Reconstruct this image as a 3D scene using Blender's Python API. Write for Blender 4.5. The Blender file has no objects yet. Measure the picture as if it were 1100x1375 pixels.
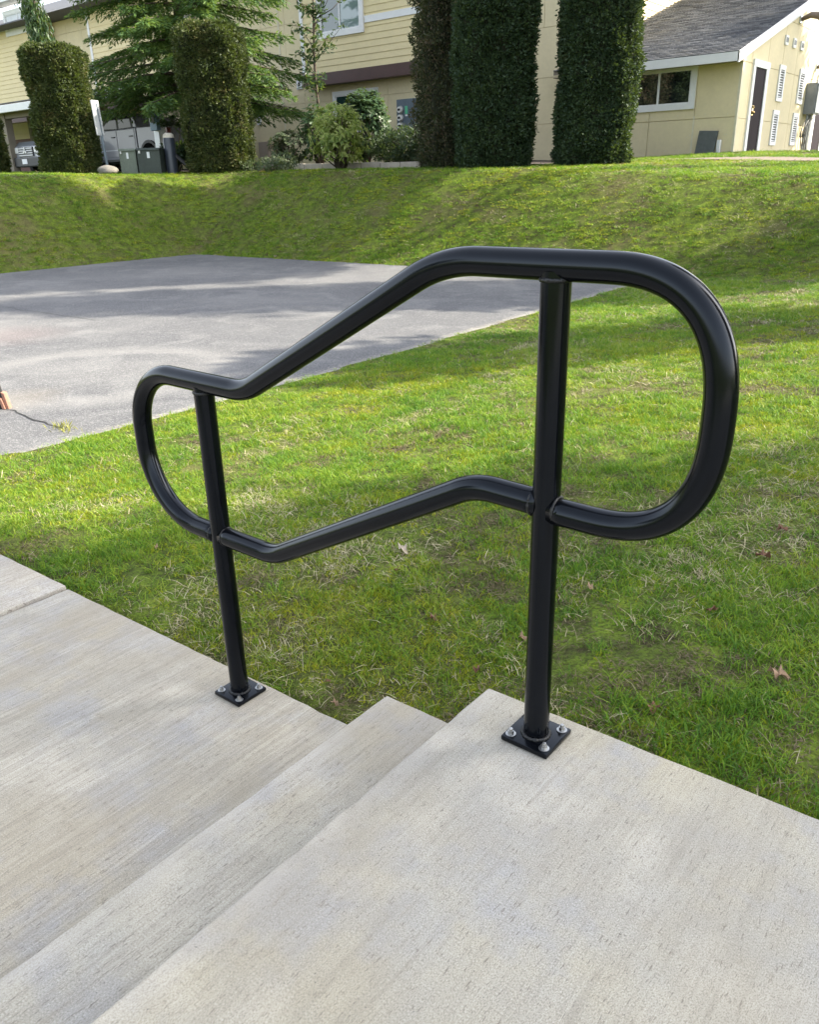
import bpy, bmesh, math, random
import numpy as np
from mathutils import Vector, Matrix

R = math.radians
random.seed(7)
rng = np.random.default_rng(11)
scene = bpy.context.scene
COL = scene.collection

# ------------------------------------------------------------------ camera
CAM = np.array([0.6279, -1.1413, 1.0046])
CR = np.array([0.7809, 0.6243, -0.0228])
CU = np.array([-0.2206, 0.3098, 0.9249])
CF = np.array([-0.5844, 0.7172, -0.3796])
FPX = 1084.6
cam = bpy.data.cameras.new('camera')
cam.sensor_fit = 'HORIZONTAL'
cam.sensor_width = 36.0
cam.lens = 36.0 * FPX / 1100.0
cam.clip_start = 0.05
cam.clip_end = 900.0
cam_o = bpy.data.objects.new('camera', cam)
COL.objects.link(cam_o)
cam_o.matrix_world = Matrix(((CR[0], CU[0], -CF[0], CAM[0]), (CR[1], CU[1], -CF[1], CAM[1]),
                             (CR[2], CU[2], -CF[2], CAM[2]), (0, 0, 0, 1)))
scene.camera = cam_o

# ------------------------------------------------------------------ sky, sun, exposure
SUN_AZ, SUN_EL = 49.0, 37.5          # azimuth from +y towards +x
world = bpy.data.worlds.new('World')
scene.world = world
world.use_nodes = True
wn = world.node_tree.nodes
wl = world.node_tree.links
wn.clear()
sky = wn.new('ShaderNodeTexSky')
sky.sky_type = 'NISHITA'
sky.sun_disc = False
sky.sun_elevation = R(SUN_EL)
sky.sun_rotation = R(SUN_AZ)
sky.altitude = 50
sky.air_density = 1.0
sky.dust_density = 2.2
sky.ozone_density = 1.0
bg = wn.new('ShaderNodeBackground')
bg.inputs['Strength'].default_value = 0.15
wo = wn.new('ShaderNodeOutputWorld')
hz = wn.new('ShaderNodeHueSaturation')      # thin high haze whitens the blue
hz.inputs['Saturation'].default_value = 0.42
hz.inputs['Value'].default_value = 1.0
wl.new(sky.outputs[0], hz.inputs['Color'])
wl.new(hz.outputs[0], bg.inputs[0])
wl.new(bg.outputs[0], wo.inputs[0])
sun = bpy.data.lights.new('sun', 'SUN')
sun.energy = 3.4
sun.angle = R(0.6)
sun.color = (1.0, 0.92, 0.76)
sun_o = bpy.data.objects.new('sun', sun)
COL.objects.link(sun_o)
sd = Vector((math.sin(R(SUN_AZ)) * math.cos(R(SUN_EL)), math.cos(R(SUN_AZ)) * math.cos(R(SUN_EL)), math.sin(R(SUN_EL))))
sun_o.rotation_euler = sd.to_track_quat('Z', 'Y').to_euler()
sun_o.location = (20, 20, 30)
vs = scene.view_settings
vs.view_transform = 'Standard'
vs.look = 'None'
vs.gamma = 1.0
vs.exposure = 2.08
vs.use_curve_mapping = False


# ------------------------------------------------------------------ picture to place
def ray(px, py):
    return CR * ((px - 550) / FPX) + CU * ((687.5 - py) / FPX) + CF


def on_z(px, py, z):
    d = ray(px, py)
    return CAM + d * ((z - CAM[2]) / d[2])


def on_y(px, py, Y):
    d = ray(px, py)
    return CAM + d * ((Y - CAM[1]) / d[1])


def on_x(px, py, X):
    d = ray(px, py)
    return CAM + d * ((X - CAM[0]) / d[0])


FH = np.array([CF[0], CF[1], 0.0])
FH /= np.linalg.norm(FH)


def on_u(px, py, u):
    d = ray(px, py)
    return CAM + d * (u / (d @ FH))


# ------------------------------------------------------------------ numpy value noise
_tab = np.random.default_rng(3).random((256, 256))


def vnoise(x, y, s=1.0, o=0):
    x = np.asarray(x, float) * s + 17.3 * o + 400
    y = np.asarray(y, float) * s + 9.1 * o + 400
    xi = np.floor(x).astype(int)
    yi = np.floor(y).astype(int)
    fx = x - xi
    fy = y - yi
    fx = fx * fx * (3 - 2 * fx)
    fy = fy * fy * (3 - 2 * fy)
    t = lambda a, b: _tab[a % 256, b % 256]
    return (t(xi, yi) * (1 - fx) + t(xi + 1, yi) * fx) * (1 - fy) + (t(xi, yi + 1) * (1 - fx) + t(xi + 1, yi + 1) * fx) * fy


def fbm(x, y, s=1.0, o=0):
    return (vnoise(x, y, s, o) + .5 * vnoise(x, y, s * 2.1, o + 3) + .25 * vnoise(x, y, s * 4.3, o + 5)) / 1.75


def sst(a, b, x):
    t = np.clip((np.asarray(x, float) - a) / (b - a), 0, 1)
    return t * t * (3 - 2 * t)


# ------------------------------------------------------------------ terrain height
COURT_Z = -0.42
CX0, CX1, CY1 = -15.0, -3.95, 10.65       # west edge, east edge, north edge


def court_edge_x(y):
    """east edge of the asphalt: runs north with a slight outward lean"""
    y = np.asarray(y, float)
    return -3.92 - 0.045 * np.maximum(0, y - 3.2) - 0.05 * np.clip(1.3 - y, 0, 2)


def court_edge_y(x):
    return 10.62 + 0.0 * np.asarray(x, float)


def terrain(x, y):
    x = np.asarray(x, float)
    y = np.asarray(y, float)
    # lawn between the court and the walkway
    t = sst(-4.6, 1.2, x)
    z = COURT_Z - .005 + 0.40 * t
    near = np.exp(-np.maximum(0, y - 0.1) / .55)
    prof = -0.305 + 0.265 * sst(-0.62, 0.12, x)
    prof = np.where(x < -2.2, prof - .03 * np.clip(-2.2 - x, 0, 3), prof)
    z = z * (1 - near) + np.minimum(prof, z + .25) * near
    z = z + .012 * (fbm(x, y, 1.3, 1) - .5) * sst(0.1, .6, y)
    # bank round the north and west sides
    dn = np.maximum(0, y - (CY1 - 1.6 * sst(-4, 1.5, x)))
    dw = np.maximum(0, CX0 - x)
    d = np.hypot(dn, dw)
    wid = 2.55 + 1.9 * sst(-5, 1.5, x)
    tt = np.clip(d / wid, 0, 1)
    s = tt * tt * (3 - 2 * tt) * .55 + tt * .45
    s = np.where(tt < .12, s * (tt / .12) * .5 + s * .5, s)
    crest = 1.14 + .13 * sst(-9, -16, x) - .20 * sst(-9, -3, x)
    z = z + (crest - z) * s
    z = z + (0.030 + .025 * sst(-10, -5, x)) * np.clip(d - wid, 0, 7.5) + .02 * (fbm(x, y, .7, 2) - .5) * sst(0, 1, d)
    z = z + .05 * (fbm(x, y, .35, 8) - .5) * sst(0.2, 1.5, d) * (1 - sst(4.5, 6, d))
    # below the asphalt
    inside = (x < court_edge_x(y) - .04) & (x > CX0 + .03) & (y < CY1 - .03) & (y > -12)
    z = np.where(inside, COURT_Z - .06, z)
    # below the paving
    z = np.where((y < 0.02) & (x > -3.3), np.minimum(z, -.48), z)
    return z


# ------------------------------------------------------------------ mesh helpers
class MB:
    def __init__(s):
        s.v = []
        s.f = []
        s.m = []

    def add(s, verts, faces, mi=0):
        o = len(s.v)
        s.v.extend([tuple(map(float, p)) for p in verts])
        s.f.extend([tuple(i + o for i in f) for f in faces])
        s.m.extend([mi] * len(faces))
        return s

    def box(s, x0, x1, y0, y1, z0, z1, mi=0):
        s.add([(x0, y0, z0), (x1, y0, z0), (x1, y1, z0), (x0, y1, z0), (x0, y0, z1), (x1, y0, z1), (x1, y1, z1), (x0, y1, z1)],
              [(0, 3, 2, 1), (4, 5, 6, 7), (0, 1, 5, 4), (1, 2, 6, 5), (2, 3, 7, 6), (3, 0, 4, 7)], mi)
        return s

    def obox(s, c, ax, ay, az, mi=0):
        c, ax, ay, az = map(lambda q: np.array(q, float), (c, ax, ay, az))
        P = [c + i * ax + j * ay + k * az for k in (-1, 1) for j in (-1, 1) for i in (-1, 1)]
        s.add(P, [(0, 2, 3, 1), (4, 5, 7, 6), (0, 1, 5, 4), (1, 3, 7, 5), (3, 2, 6, 7), (2, 0, 4, 6)], mi)
        return s

    def prism(s, poly, axis, a, b, mi=0):
        """polygon in the two other axes, extruded along axis from a to b"""
        n = len(poly)

        def P(q, t):
            if axis == 'x':
                return (t, q[0], q[1])
            if axis == 'y':
                return (q[0], t, q[1])
            return (q[0], q[1], t)
        vs_ = [P(q, a) for q in poly] + [P(q, b) for q in poly]
        fs = [tuple(range(n))[::-1], tuple(range(n, 2 * n))]
        fs += [(i, (i + 1) % n, n + (i + 1) % n, n + i) for i in range(n)]
        s.add(vs_, fs, mi)
        return s

    def tube(s, pts, r, seg=12, cap=True, mi=0):
        pts = [np.array(p, float) for p in pts]
        rs = r if hasattr(r, '__len__') else [r] * len(pts)
        rings = []
        up = None
        for i, p in enumerate(pts):
            d = pts[min(i + 1, len(pts) - 1)] - pts[max(i - 1, 0)]
            d = d / (np.linalg.norm(d) + 1e-12)
            if up is None:
                up = np.array([0, 1.0, 0]) if abs(d[1]) < .9 else np.array([1.0, 0, 0])
            a = np.cross(d, up)
            a /= np.linalg.norm(a)
            b = np.cross(a, d)
            up = b
            rings.append([p + rs[i] * (math.cos(2 * math.pi * k / seg) * a + math.sin(2 * math.pi * k / seg) * b) for k in range(seg)])
        V = [q for rg in rings for q in rg]
        F = []
        for i in range(len(pts) - 1):
            for k in range(seg):
                F.append((i * seg + k, i * seg + (k + 1) % seg, (i + 1) * seg + (k + 1) % seg, (i + 1) * seg + k))
        if cap:
            F.append(tuple(range(seg))[::-1])
            F.append(tuple(range((len(pts) - 1) * seg, len(pts) * seg)))
        s.add(V, F, mi)
        return s

    def lathe(s, c, prof, seg=16, mi=0):
        """profile of (radius, z) turned round the vertical through c"""
        V = []
        F = []
        n = len(prof)
        for r, z in prof:
            for k in range(seg):
                a = 2 * math.pi * k / seg
                V.append((c[0] + r * math.cos(a), c[1] + r * math.sin(a), c[2] + z))
        for i in range(n - 1):
            for k in range(seg):
                F.append((i * seg + k, i * seg + (k + 1) % seg, (i + 1) * seg + (k + 1) % seg, (i + 1) * seg + k))
        F.append(tuple(range(seg))[::-1])
        F.append(tuple(range((n - 1) * seg, n * seg)))
        s.add(V, F, mi)
        return s


def wloc(o):
    p = Vector((0, 0, 0))
    while o is not None:
        p = p + o.location
        o = o.parent
    return p


def obj(name, mb, m, parent=None, smooth=False, bevel=0, bseg=2, kind=None):
    me = bpy.data.meshes.new(name)
    if isinstance(mb, MB):
        me.from_pydata(mb.v, [], mb.f)
        if isinstance(m, (list, tuple)):
            me.polygons.foreach_set('material_index', mb.m)
    else:
        V, Q = mb[0], mb[1]
        V = np.asarray(V, np.float32)
        Q = np.asarray(Q, np.int32)
        me.vertices.add(len(V))
        me.vertices.foreach_set('co', V.ravel())
        k = Q.shape[1]
        me.loops.add(Q.size)
        me.loops.foreach_set('vertex_index', Q.ravel())
        me.polygons.add(len(Q))
        me.polygons.foreach_set('loop_start', np.arange(0, Q.size, k, dtype=np.int32))
        me.update(calc_edges=True)
    for q in (m if isinstance(m, (list, tuple)) else [m]):
        me.materials.append(q)
    o = bpy.data.objects.new(name, me)
    COL.objects.link(o)
    if bevel:
        bm = bmesh.new()
        bm.from_mesh(me)
        bmesh.ops.remove_doubles(bm, verts=bm.verts, dist=1e-5)
        ed = [e for e in bm.edges if len(e.link_faces) == 2 and e.calc_face_angle(0) > .5]
        bmesh.ops.bevel(bm, geom=ed, offset=bevel, segments=bseg, profile=.6, affect='EDGES', clamp_overlap=True)
        bm.to_mesh(me)
        bm.free()
    if parent is not None:
        off = wloc(parent)
        me.transform(Matrix.Translation(-off))
        o.parent = parent
    if smooth:
        me.polygons.foreach_set('use_smooth', [True] * len(me.polygons))
        if smooth != 'all':
            try:
                me.set_sharp_from_angle(angle=R(40))
            except Exception:
                pass
    me.update()
    if kind:
        o['kind'] = kind
    return o


def thing(name, label, cat, loc=(0, 0, 0), group=None):
    o = bpy.data.objects.new(name, None)
    o.empty_display_size = .2
    COL.objects.link(o)
    o.location = tuple(map(float, loc))
    o['label'] = label
    o['category'] = cat
    if group:
        o['group'] = group
    return o


def tag(o, label, cat, group=None):
    o['label'] = label
    o['category'] = cat
    if group:
        o['group'] = group
    return o


# ------------------------------------------------------------------ material helpers
class NT:
    def __init__(s, name):
        s.mat = bpy.data.materials.new(name)
        s.mat.use_nodes = True
        s.t = s.mat.node_tree
        s.t.nodes.clear()
        s.out = s.t.nodes.new('ShaderNodeOutputMaterial')
        s.p = s.t.nodes.new('ShaderNodeBsdfPrincipled')
        s.t.links.new(s.p.outputs[0], s.out.inputs[0])

    def node(s, typ, ins=None, **kw):
        n = s.t.nodes.new(typ)
        for k, v in kw.items():
            setattr(n, k, v)
        for k, v in (ins or {}).items():
            s.set(n.inputs[k], v)
        return n

    def set(s, sock, v):
        if hasattr(v, 'links') or isinstance(v, bpy.types.NodeSocket):
            s.t.links.new(v, sock)
        else:
            if sock.type == 'RGBA' and len(v) == 3:
                v = (*v, 1)
            sock.default_value = v

    def P(s, **kw):
        for k, v in kw.items():
            s.set(s.p.inputs[k.replace('_', ' ')], v)
        return s

    def pos(s):
        return s.node('ShaderNodeNewGeometry').outputs['Position']

    def map(s, vec, scale=(1, 1, 1), loc=(0, 0, 0), rot=(0, 0, 0)):
        return s.node('ShaderNodeMapping', {'Vector': vec, 'Scale': scale, 'Location': loc, 'Rotation': rot}).outputs[0]

    def noise(s, vec, scale, detail=3, rough=.55, dist=0):
        n = s.node('ShaderNodeTexNoise', {'Vector': vec, 'Scale': scale, 'Detail': detail, 'Roughness': rough, 'Distortion': dist})
        return n.outputs['Fac']

    def ramp(s, fac, stops, interp='LINEAR'):
        n = s.node('ShaderNodeValToRGB', {'Fac': fac})
        cr = n.color_ramp
        cr.interpolation = interp
        while len(cr.elements) < len(stops):
            cr.elements.new(.5)
        for e, (p, c) in zip(cr.elements, stops):
            e.position = p
            if not hasattr(c, '__len__'):
                c = (c, c, c)
            e.color = (*c, 1)
        return n.outputs[0]

    def mix(s, fac, a, b, blend='MIX'):
        n = s.node('ShaderNodeMix', data_type='RGBA', blend_type=blend)
        s.set(n.inputs[0], fac)
        s.set(n.inputs[6], a)
        s.set(n.inputs[7], b)
        return n.outputs[2]

    def math(s, op, a, b=0.0, c=0.0, clamp=False):
        n = s.node('ShaderNodeMath', operation=op, use_clamp=clamp)
        s.set(n.inputs[0], a)
        s.set(n.inputs[1], b)
        if op in ('MULTIPLY_ADD', 'SMOOTHSTEP'):
            s.set(n.inputs[2], c)
        return n.outputs[0]

    def bump(s, h, strength=.3, dist=.01, normal=None):
        i = {'Height': h, 'Strength': strength, 'Distance': dist}
        if normal is not None:
            i['Normal'] = normal
        return s.node('ShaderNodeBump', i).outputs[0]

    def sep(s, vec):
        return s.node('ShaderNodeSeparateXYZ', {'Vector': vec}).outputs


def plain(name, col, rough=.6, var=.12, scale=6.0, metal=0.0, bump=0.0, bscale=60, **kw):
    """base colour with slight uneven tone and fine relief"""
    n = NT(name)
    p = n.pos()
    a = n.noise(p, scale, 4)
    b = n.noise(p, scale * 9, 2)
    lo = tuple(max(0, c * (1 - var)) for c in col)
    hi = tuple(c * (1 + var) for c in col)
    c1 = n.ramp(a, [(.3, lo), (.7, hi)])
    c2 = n.mix(.35, c1, n.ramp(b, [(.35, lo), (.65, hi)]))
    n.P(Base_Color=c2, Roughness=rough, Metallic=metal)
    if bump:
        n.P(Normal=n.bump(n.noise(p, bscale, 3), bump, .004))
    for k, v in kw.items():
        n.set(n.p.inputs[k.replace('_', ' ')], v)
    return n.mat


def leafmat(name, stops, rough=.5, trans=.25, nscale=2.0, spec=.3):
    """leaf colour: random per leaf, patches by place, some light passing through"""
    n = NT(name)
    g = n.node('ShaderNodeNewGeometry')
    rnd = g.outputs['Random Per Island']
    nz = n.noise(g.outputs['Position'], nscale, 3)
    f = n.math('ADD', n.math('MULTIPLY', rnd, .62), n.math('MULTIPLY', n.math('SUBTRACT', nz, .5), 1.1))
    f = n.math('ADD', f, .19, clamp=True)
    c = n.ramp(f, stops)
    n.P(Base_Color=c, Roughness=rough, Specular_IOR_Level=spec)
    tr = n.node('ShaderNodeBsdfTranslucent', {'Color': n.mix(.5, c, (.25, .35, .04), 'MIX')})
    mx = n.node('ShaderNodeMixShader', {0: trans})
    n.t.links.new(n.p.outputs[0], mx.inputs[1])
    n.t.links.new(tr.outputs[0], mx.inputs[2])
    n.t.links.new(mx.outputs[0], n.out.inputs[0])
    return n.mat


# --- concrete of the steps and walk: broom-finished, streaks run along y
def concrete(name, streak=1.0, warm=(.445, .405, .335), cool=(.40, .40, .395), dark=(.24, .215, .175), nose_x=None):
    n = NT(name)
    p = n.pos()
    wob = n.noise(p, 3.0, 2)
    pm = n.node('ShaderNodeVectorMath', {0: p}, operation='ADD')
    n.t.links.new(n.node('ShaderNodeCombineXYZ', {'X': n.math('MULTIPLY', n.math('SUBTRACT', wob, .5), .02)}).outputs[0], pm.inputs[1])
    pv = pm.outputs[0]
    st1 = n.noise(n.map(pv, (230, 5.0, 30)), 1.0, 3, .6)
    st2 = n.noise(n.map(pv, (70, 2.0, 10), (3, 1, 0)), 1.0, 3, .6)
    st3 = n.noise(n.map(pv, (14, 1.1, 3), (7, 1, 0)), 1.0, 3, .6)
    big = n.noise(p, 2.1, 5, .6)
    big2 = n.noise(n.map(p, (1, 1, 1), (11, 4, 2)), 5.5, 4, .6)
    fine = n.noise(n.map(p, (560, 330, 400)), 1.0, 2, .6)
    mid = n.noise(n.map(p, (150, 42, 60), (2, 5, 1)), 1.0, 3, .65)
    dash = n.noise(n.map(pv, (330, 46, 60), (8, 2, 1)), 1.0, 2, .6)
    big3 = n.noise(n.map(p, (1.5, .8, 1), (71, 4, 2)), 1.7, 5, .6)
    c = n.mix(n.ramp(big, [(.36, 0), (.62, 1)]), warm, cool)
    c = n.mix(n.math('MULTIPLY', n.ramp(big2, [(.48, 0), (.72, 1)]), .42), c, (.33, .295, .24))
    pale = n.noise(n.map(p, (1, 1, 1), (31, 14, 2)), 3.3, 4, .6)
    blot = n.noise(n.map(p, (1, 1, 1), (51, 24, 2)), 4.2, 4, .62)
    c = n.mix(n.math('MULTIPLY', n.ramp(blot, [(.49, 0), (.63, 1)]), .68), c, (.315, .318, .33))
    grime = n.noise(n.map(p, (2.6, .9, 1), (41, 4, 2)), 1.0, 6, .68)
    c = n.mix(n.math('MULTIPLY', n.ramp(grime, [(.50, 0), (.70, 1)]), .45), c, (.25, .22, .18))
    c = n.mix(n.math('MULTIPLY', n.ramp(pale, [(.5, 0), (.68, 1)]), .6), c, (.56, .515, .42))
    c = n.mix(n.math('MULTIPLY', n.ramp(st1, [(.36, 1), (.50, 0)]), .75 * streak, clamp=True), c, dark)
    c = n.mix(n.math('MULTIPLY', n.ramp(st2, [(.34, 1), (.5, 0)]), .45 * streak), c, dark)
    c = n.mix(n.math('MULTIPLY', n.ramp(st3, [(.38, 1), (.58, 0)]), .28 * streak), c, (.29, .265, .225))
    c = n.mix(n.math('MULTIPLY', n.ramp(st1, [(.56, 0), (.7, 1)]), .38 * streak), c, (.59, .55, .475))
    c = n.mix(n.math('MULTIPLY', n.ramp(fine, [(.38, 1), (.48, 0)]), .62), c, (.20, .175, .14))
    c = n.mix(n.math('MULTIPLY', n.ramp(mid, [(.34, 1), (.42, 0)]), .30), c, (.19, .165, .13))
    c = n.mix(n.math('MULTIPLY', n.ramp(fine, [(.55, 0), (.68, 1)]), .36), c, (.66, .62, .54))
    c = n.mix(n.math('MULTIPLY', n.ramp(dash, [(.32, 1), (.38, 0)]), .7), c, (.15, .13, .105))
    c = n.mix(n.math('MULTIPLY', n.ramp(big3, [(.48, 0), (.66, 1)]), .7), c, n.mix(.6, c, (.27, .23, .165)))
    pit = n.node('ShaderNodeTexVoronoi', {'Vector': p, 'Scale': 95.0})
    pitm = n.math('MULTIPLY', n.ramp(pit.outputs['Distance'], [(.07, 1), (.13, 0)]), n.ramp(n.noise(p, 21, 2), [(.5, 0), (.6, 1)]))
    c = n.mix(n.math('MULTIPLY', pitm, .75), c, (.10, .09, .08))
    sm = n.ramp(n.noise(n.map(p, (1, 1, 1), (3, 8, 2)), 2.7, 3), [(.35, .15), (.62, 1)])
    dk = n.noise(n.map(pv, (38, 1.3, 8), (9, 5, 0)), 1.0, 4, .7)
    c = n.mix(n.math('MULTIPLY', n.math('MULTIPLY', n.ramp(dk, [(.36, 1), (.47, 0)]), sm), .30), c, (.22, .195, .155))
    h = n.math('ADD', n.math('MULTIPLY', st1, .9 * streak), n.math('ADD', n.math('MULTIPLY', fine, .55), n.math('MULTIPLY', st2, .7 * streak)))
    h = n.math('SUBTRACT', h, n.math('MULTIPLY', pitm, .8))
    if nose_x is not None:
        # the trowelled, greyer band just behind the nosing
        x = n.sep(p)[0]
        e = n.math('ADD', n.math('SUBTRACT', x, nose_x), n.math('MULTIPLY', n.math('SUBTRACT', big2, .5), .05))
        m = n.ramp(e, [(.010, 1), (.050, 0)])
        m = n.math('MULTIPLY', m, n.ramp(n.noise(p, 9, 3), [(.3, .05), (.65, .5)]))
        c = n.mix(m, c, n.mix(fine, (.37, .35, .32), (.52, .48, .42)))
    n.P(Base_Color=c, Roughness=.9, Specular_IOR_Level=.25, Normal=n.bump(h, .45, .0016))
    return n.mat


M = {}
M['walk'] = concrete('broomed_concrete', .70, (.395, .352, .262), (.345, .328, .283))
M['walk2'] = concrete('pale_concrete', .6, (.48, .43, .345), (.44, .41, .36))
M['tread'] = concrete('tread_concrete', .45, (.437, .392, .288), (.382, .366, .318), nose_x=-.455)
M['landing'] = concrete('landing_concrete', .30, (.420, .378, .275), (.360, .346, .307), nose_x=-.166)


def asphalt():
    n = NT('worn_asphalt')
    p = n.pos()
    fine = n.noise(p, 120, 2, .7)
    grit = n.noise(p, 34, 3, .7)
    big = n.noise(p, .55, 5, .6, .4)
    sw = n.noise(n.map(p, (1, 1, 1), (5, 2, 0)), 1.5, 4, .6, 1.2)
    c = n.ramp(big, [(.33, (.072, .073, .080)), (.52, (.102, .102, .106)), (.7, (.14, .138, .138))])
    c = n.mix(n.math('MULTIPLY', n.ramp(sw, [(.5, 0), (.68, 1)]), .4), c, (.21, .208, .205))
    c = n.mix(n.math('MULTIPLY', n.ramp(sw, [(.3, 1), (.42, 0)]), .4), c, (.105, .107, .115))
    c = n.mix(n.math('MULTIPLY', n.ramp(fine, [(.36, 1), (.5, 0)]), .55), c, (.06, .06, .063))
    c = n.mix(n.math('MULTIPLY', n.ramp(fine, [(.55, 0), (.68, 1)]), .6), c, (.36, .355, .345))
    c = n.mix(n.math('MULTIPLY', n.ramp(grit, [(.57, 0), (.7, 1)]), .35), c, (.34, .33, .315))
    # reddish stain and a pale dusty ring left on the surface
    sp = n.sep(p)

    def spot(cx, cy, r0, r1):
        dx = n.math('SUBTRACT', sp[0], cx)
        dy = n.math('SUBTRACT', sp[1], cy)
        d = n.math('SQRT', n.math('ADD', n.math('MULTIPLY', dx, dx), n.math('MULTIPLY', dy, dy)))
        d = n.math('ADD', d, n.math('MULTIPLY', n.math('SUBTRACT', sw, .5), .5))
        return n.ramp(n.math('DIVIDE', d, 4.0), [(r0 / 4, 1), (r1 / 4, 0)])
    c = n.mix(n.math('MULTIPLY', spot(-8.1, 2.85, .2, .8), .12), c, (.34, .22, .19))
    c = n.mix(n.math('MULTIPLY', spot(-5.3, 1.6, .1, .4), .22), c, (.26, .22, .165))
    ring = n.math('SUBTRACT', spot(-5.6, 2.4, 1.0, 1.25), spot(-5.6, 2.4, .75, 1.0), clamp=True)
    c = n.mix(n.math('MULTIPLY', ring, .22), c, (.34, .33, .31))
    # dusty, gritty margin along the lawn
    ex = n.math('ADD', sp[0], n.math('MULTIPLY', n.math('MAXIMUM', n.math('SUBTRACT', sp[1], 3.2), 0), .045))
    em = n.ramp(n.math('ADD', n.math('ADD', ex, 4.12), n.math('MULTIPLY', n.math('SUBTRACT', grit, .5), .3)), [(.05, 0), (.2, .5)])
    c = n.mix(em, c, (.40, .37, .31))
    n.P(Base_Color=c, Roughness=.88, Specular_IOR_Level=.3,
        Normal=n.bump(n.math('ADD', fine, grit), .5, .006))
    return n.mat


M['asphalt'] = asphalt()
M['lot'] = plain('parking_asphalt', (.12, .12, .125), .9, .3, 3, bump=.4)


def ground_mat():
    n = NT('turf_soil')
    p = n.pos()
    a = n.noise(p, 1.1, 5, .6)
    b = n.noise(p, 9, 4, .65)
    c_ = n.noise(p, 75, 3, .7)
    c = n.ramp(b, [(.3, (.055, .048, .022)), (.45, (.085, .12, .02)), (.62, (.14, .20, .022)), (.75, (.21, .23, .04))])
    c = n.mix(n.math('MULTIPLY', n.ramp(a, [(.5, 0), (.66, 1)]), .6), c, (.15, .125, .06))
    c = n.mix(n.math('MULTIPLY', n.ramp(c_, [(.4, 1), (.55, 0)]), .6), c, (.028, .024, .013))
    n.P(Base_Color=c, Roughness=.95, Specular_IOR_Level=.1, Normal=n.bump(n.math('ADD', b, c_), .8, .02))
    return n.mat


M['ground'] = ground_mat()
M['soil'] = plain('bark_soil', (.045, .032, .024), .95, .5, 9, bump=.9, bscale=40)


def grass_mat(name, stops, trans=.3, patch=.9):
    n = NT(name)
    g = n.node('ShaderNodeNewGeometry')
    oi = n.node('ShaderNodeObjectInfo')
    rnd = n.math('FRACT', n.math('ADD', g.outputs['Random Per Island'], oi.outputs['Random']))
    nz = n.noise(g.outputs['Position'], .75, 4, .6)
    nz2 = n.noise(g.outputs['Position'], 4.5, 3, .6)
    f = n.math('ADD', n.math('MULTIPLY', rnd, .56), n.math('MULTIPLY', n.math('SUBTRACT', nz, .5), 1.25 * patch))
    f = n.math('ADD', f, n.math('MULTIPLY', n.math('SUBTRACT', nz2, .5), .75 * patch))
    f = n.math('ADD', f, .24, clamp=True)
    c = n.ramp(f, stops)
    n.P(Base_Color=c, Roughness=.5, Specular_IOR_Level=.3)
    tr = n.node('ShaderNodeBsdfTranslucent', {'Color': c})
    mx = n.node('ShaderNodeMixShader', {0: trans})
    n.t.links.new(n.p.outputs[0], mx.inputs[1])
    n.t.links.new(tr.outputs[0], mx.inputs[2])
    n.t.links.new(mx.outputs[0], n.out.inputs[0])
    return n.mat


M['grass'] = grass_mat('grass_blade', [(0, (.045, .125, .016)), (.3, (.090, .205, .018)), (.55, (.165, .285, .02)), (.82, (.28, .36, .03)), (1, (.42, .42, .10))], .42)
M['moss'] = grass_mat('moss_tuft', [(0, (.09, .16, .014)), (.4, (.19, .26, .014)), (.75, (.33, .35, .016)), (1, (.40, .36, .04))], .4)
M['thatch'] = grass_mat('brown_thatch', [(0, (.05, .038, .02)), (.5, (.12, .092, .045)), (1, (.24, .19, .10))], .1, .5)
M['straw'] = grass_mat('dead_blade', [(0, (.17, .135, .07)), (.4, (.33, .285, .16)), (.7, (.44, .39, .24)), (1, (.55, .50, .36))], .15, .5)


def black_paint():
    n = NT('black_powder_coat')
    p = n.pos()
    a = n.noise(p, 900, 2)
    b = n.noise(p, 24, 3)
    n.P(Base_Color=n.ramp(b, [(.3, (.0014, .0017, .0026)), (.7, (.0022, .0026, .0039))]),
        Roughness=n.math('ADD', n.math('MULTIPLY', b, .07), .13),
        Specular_IOR_Level=.28, Specular_Tint=(.80, .89, 1.0, 1), Normal=n.bump(a, .06, .0006))  # blue in base and specular tint stands in for sky reflection
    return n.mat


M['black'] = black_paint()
M['weld'] = plain('painted_weld', (.0035, .0036, .004), .34, .4, 200, bump=.7, bscale=260)
M['zinc'] = plain('zinc_steel', (.40, .40, .39), .34, .25, 180, 1.0, .15, 300)
M['zinc2'] = plain('dull_zinc', (.45, .45, .44), .42, .25, 150, 1.0, .15, 300)
M['cream'] = plain('cream_siding', (.68, .575, .34), .75, .07, 2.5, bump=.12, bscale=90)
M['panel'] = plain('cream_panel', (.65, .56, .365), .78, .07, 1.6, bump=.15, bscale=70)
M['caulk'] = plain('pale_caulk', (.62, .57, .44), .7, .12, 9)
M['tan'] = plain('shaded_siding', (.37, .27, .15), .75, .08, 3)  # cream siding with the shade of the return put into its colour
M['white'] = plain('white_trim', (.72, .72, .73), .55, .05, 5)
M['brown'] = plain('brown_fascia', (.075, .038, .034), .6, .15, 4)
M['redbrown'] = plain('redbrown_base', (.16, .07, .055), .7, .15, 4)
M['soffit'] = plain('soffit', (.20, .17, .13), .8, .1, 3)
M['door'] = plain('dark_maroon_door', (.012, .005, .009), .7, .3, 5, Specular_IOR_Level=.12)
M['brass'] = plain('brass', (.65, .48, .22), .25, .1, 50, 1.0)
M['greybox'] = plain('grey_enamel', (.17, .185, .195), .5, .15, 5)
M['bluegrey'] = plain('bluegrey_enamel', (.105, .135, .165), .45, .15, 5)
M['greenbox'] = plain('grey_green_enamel', (.125, .15, .115), .6, .25, 5, bump=.1)
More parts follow.
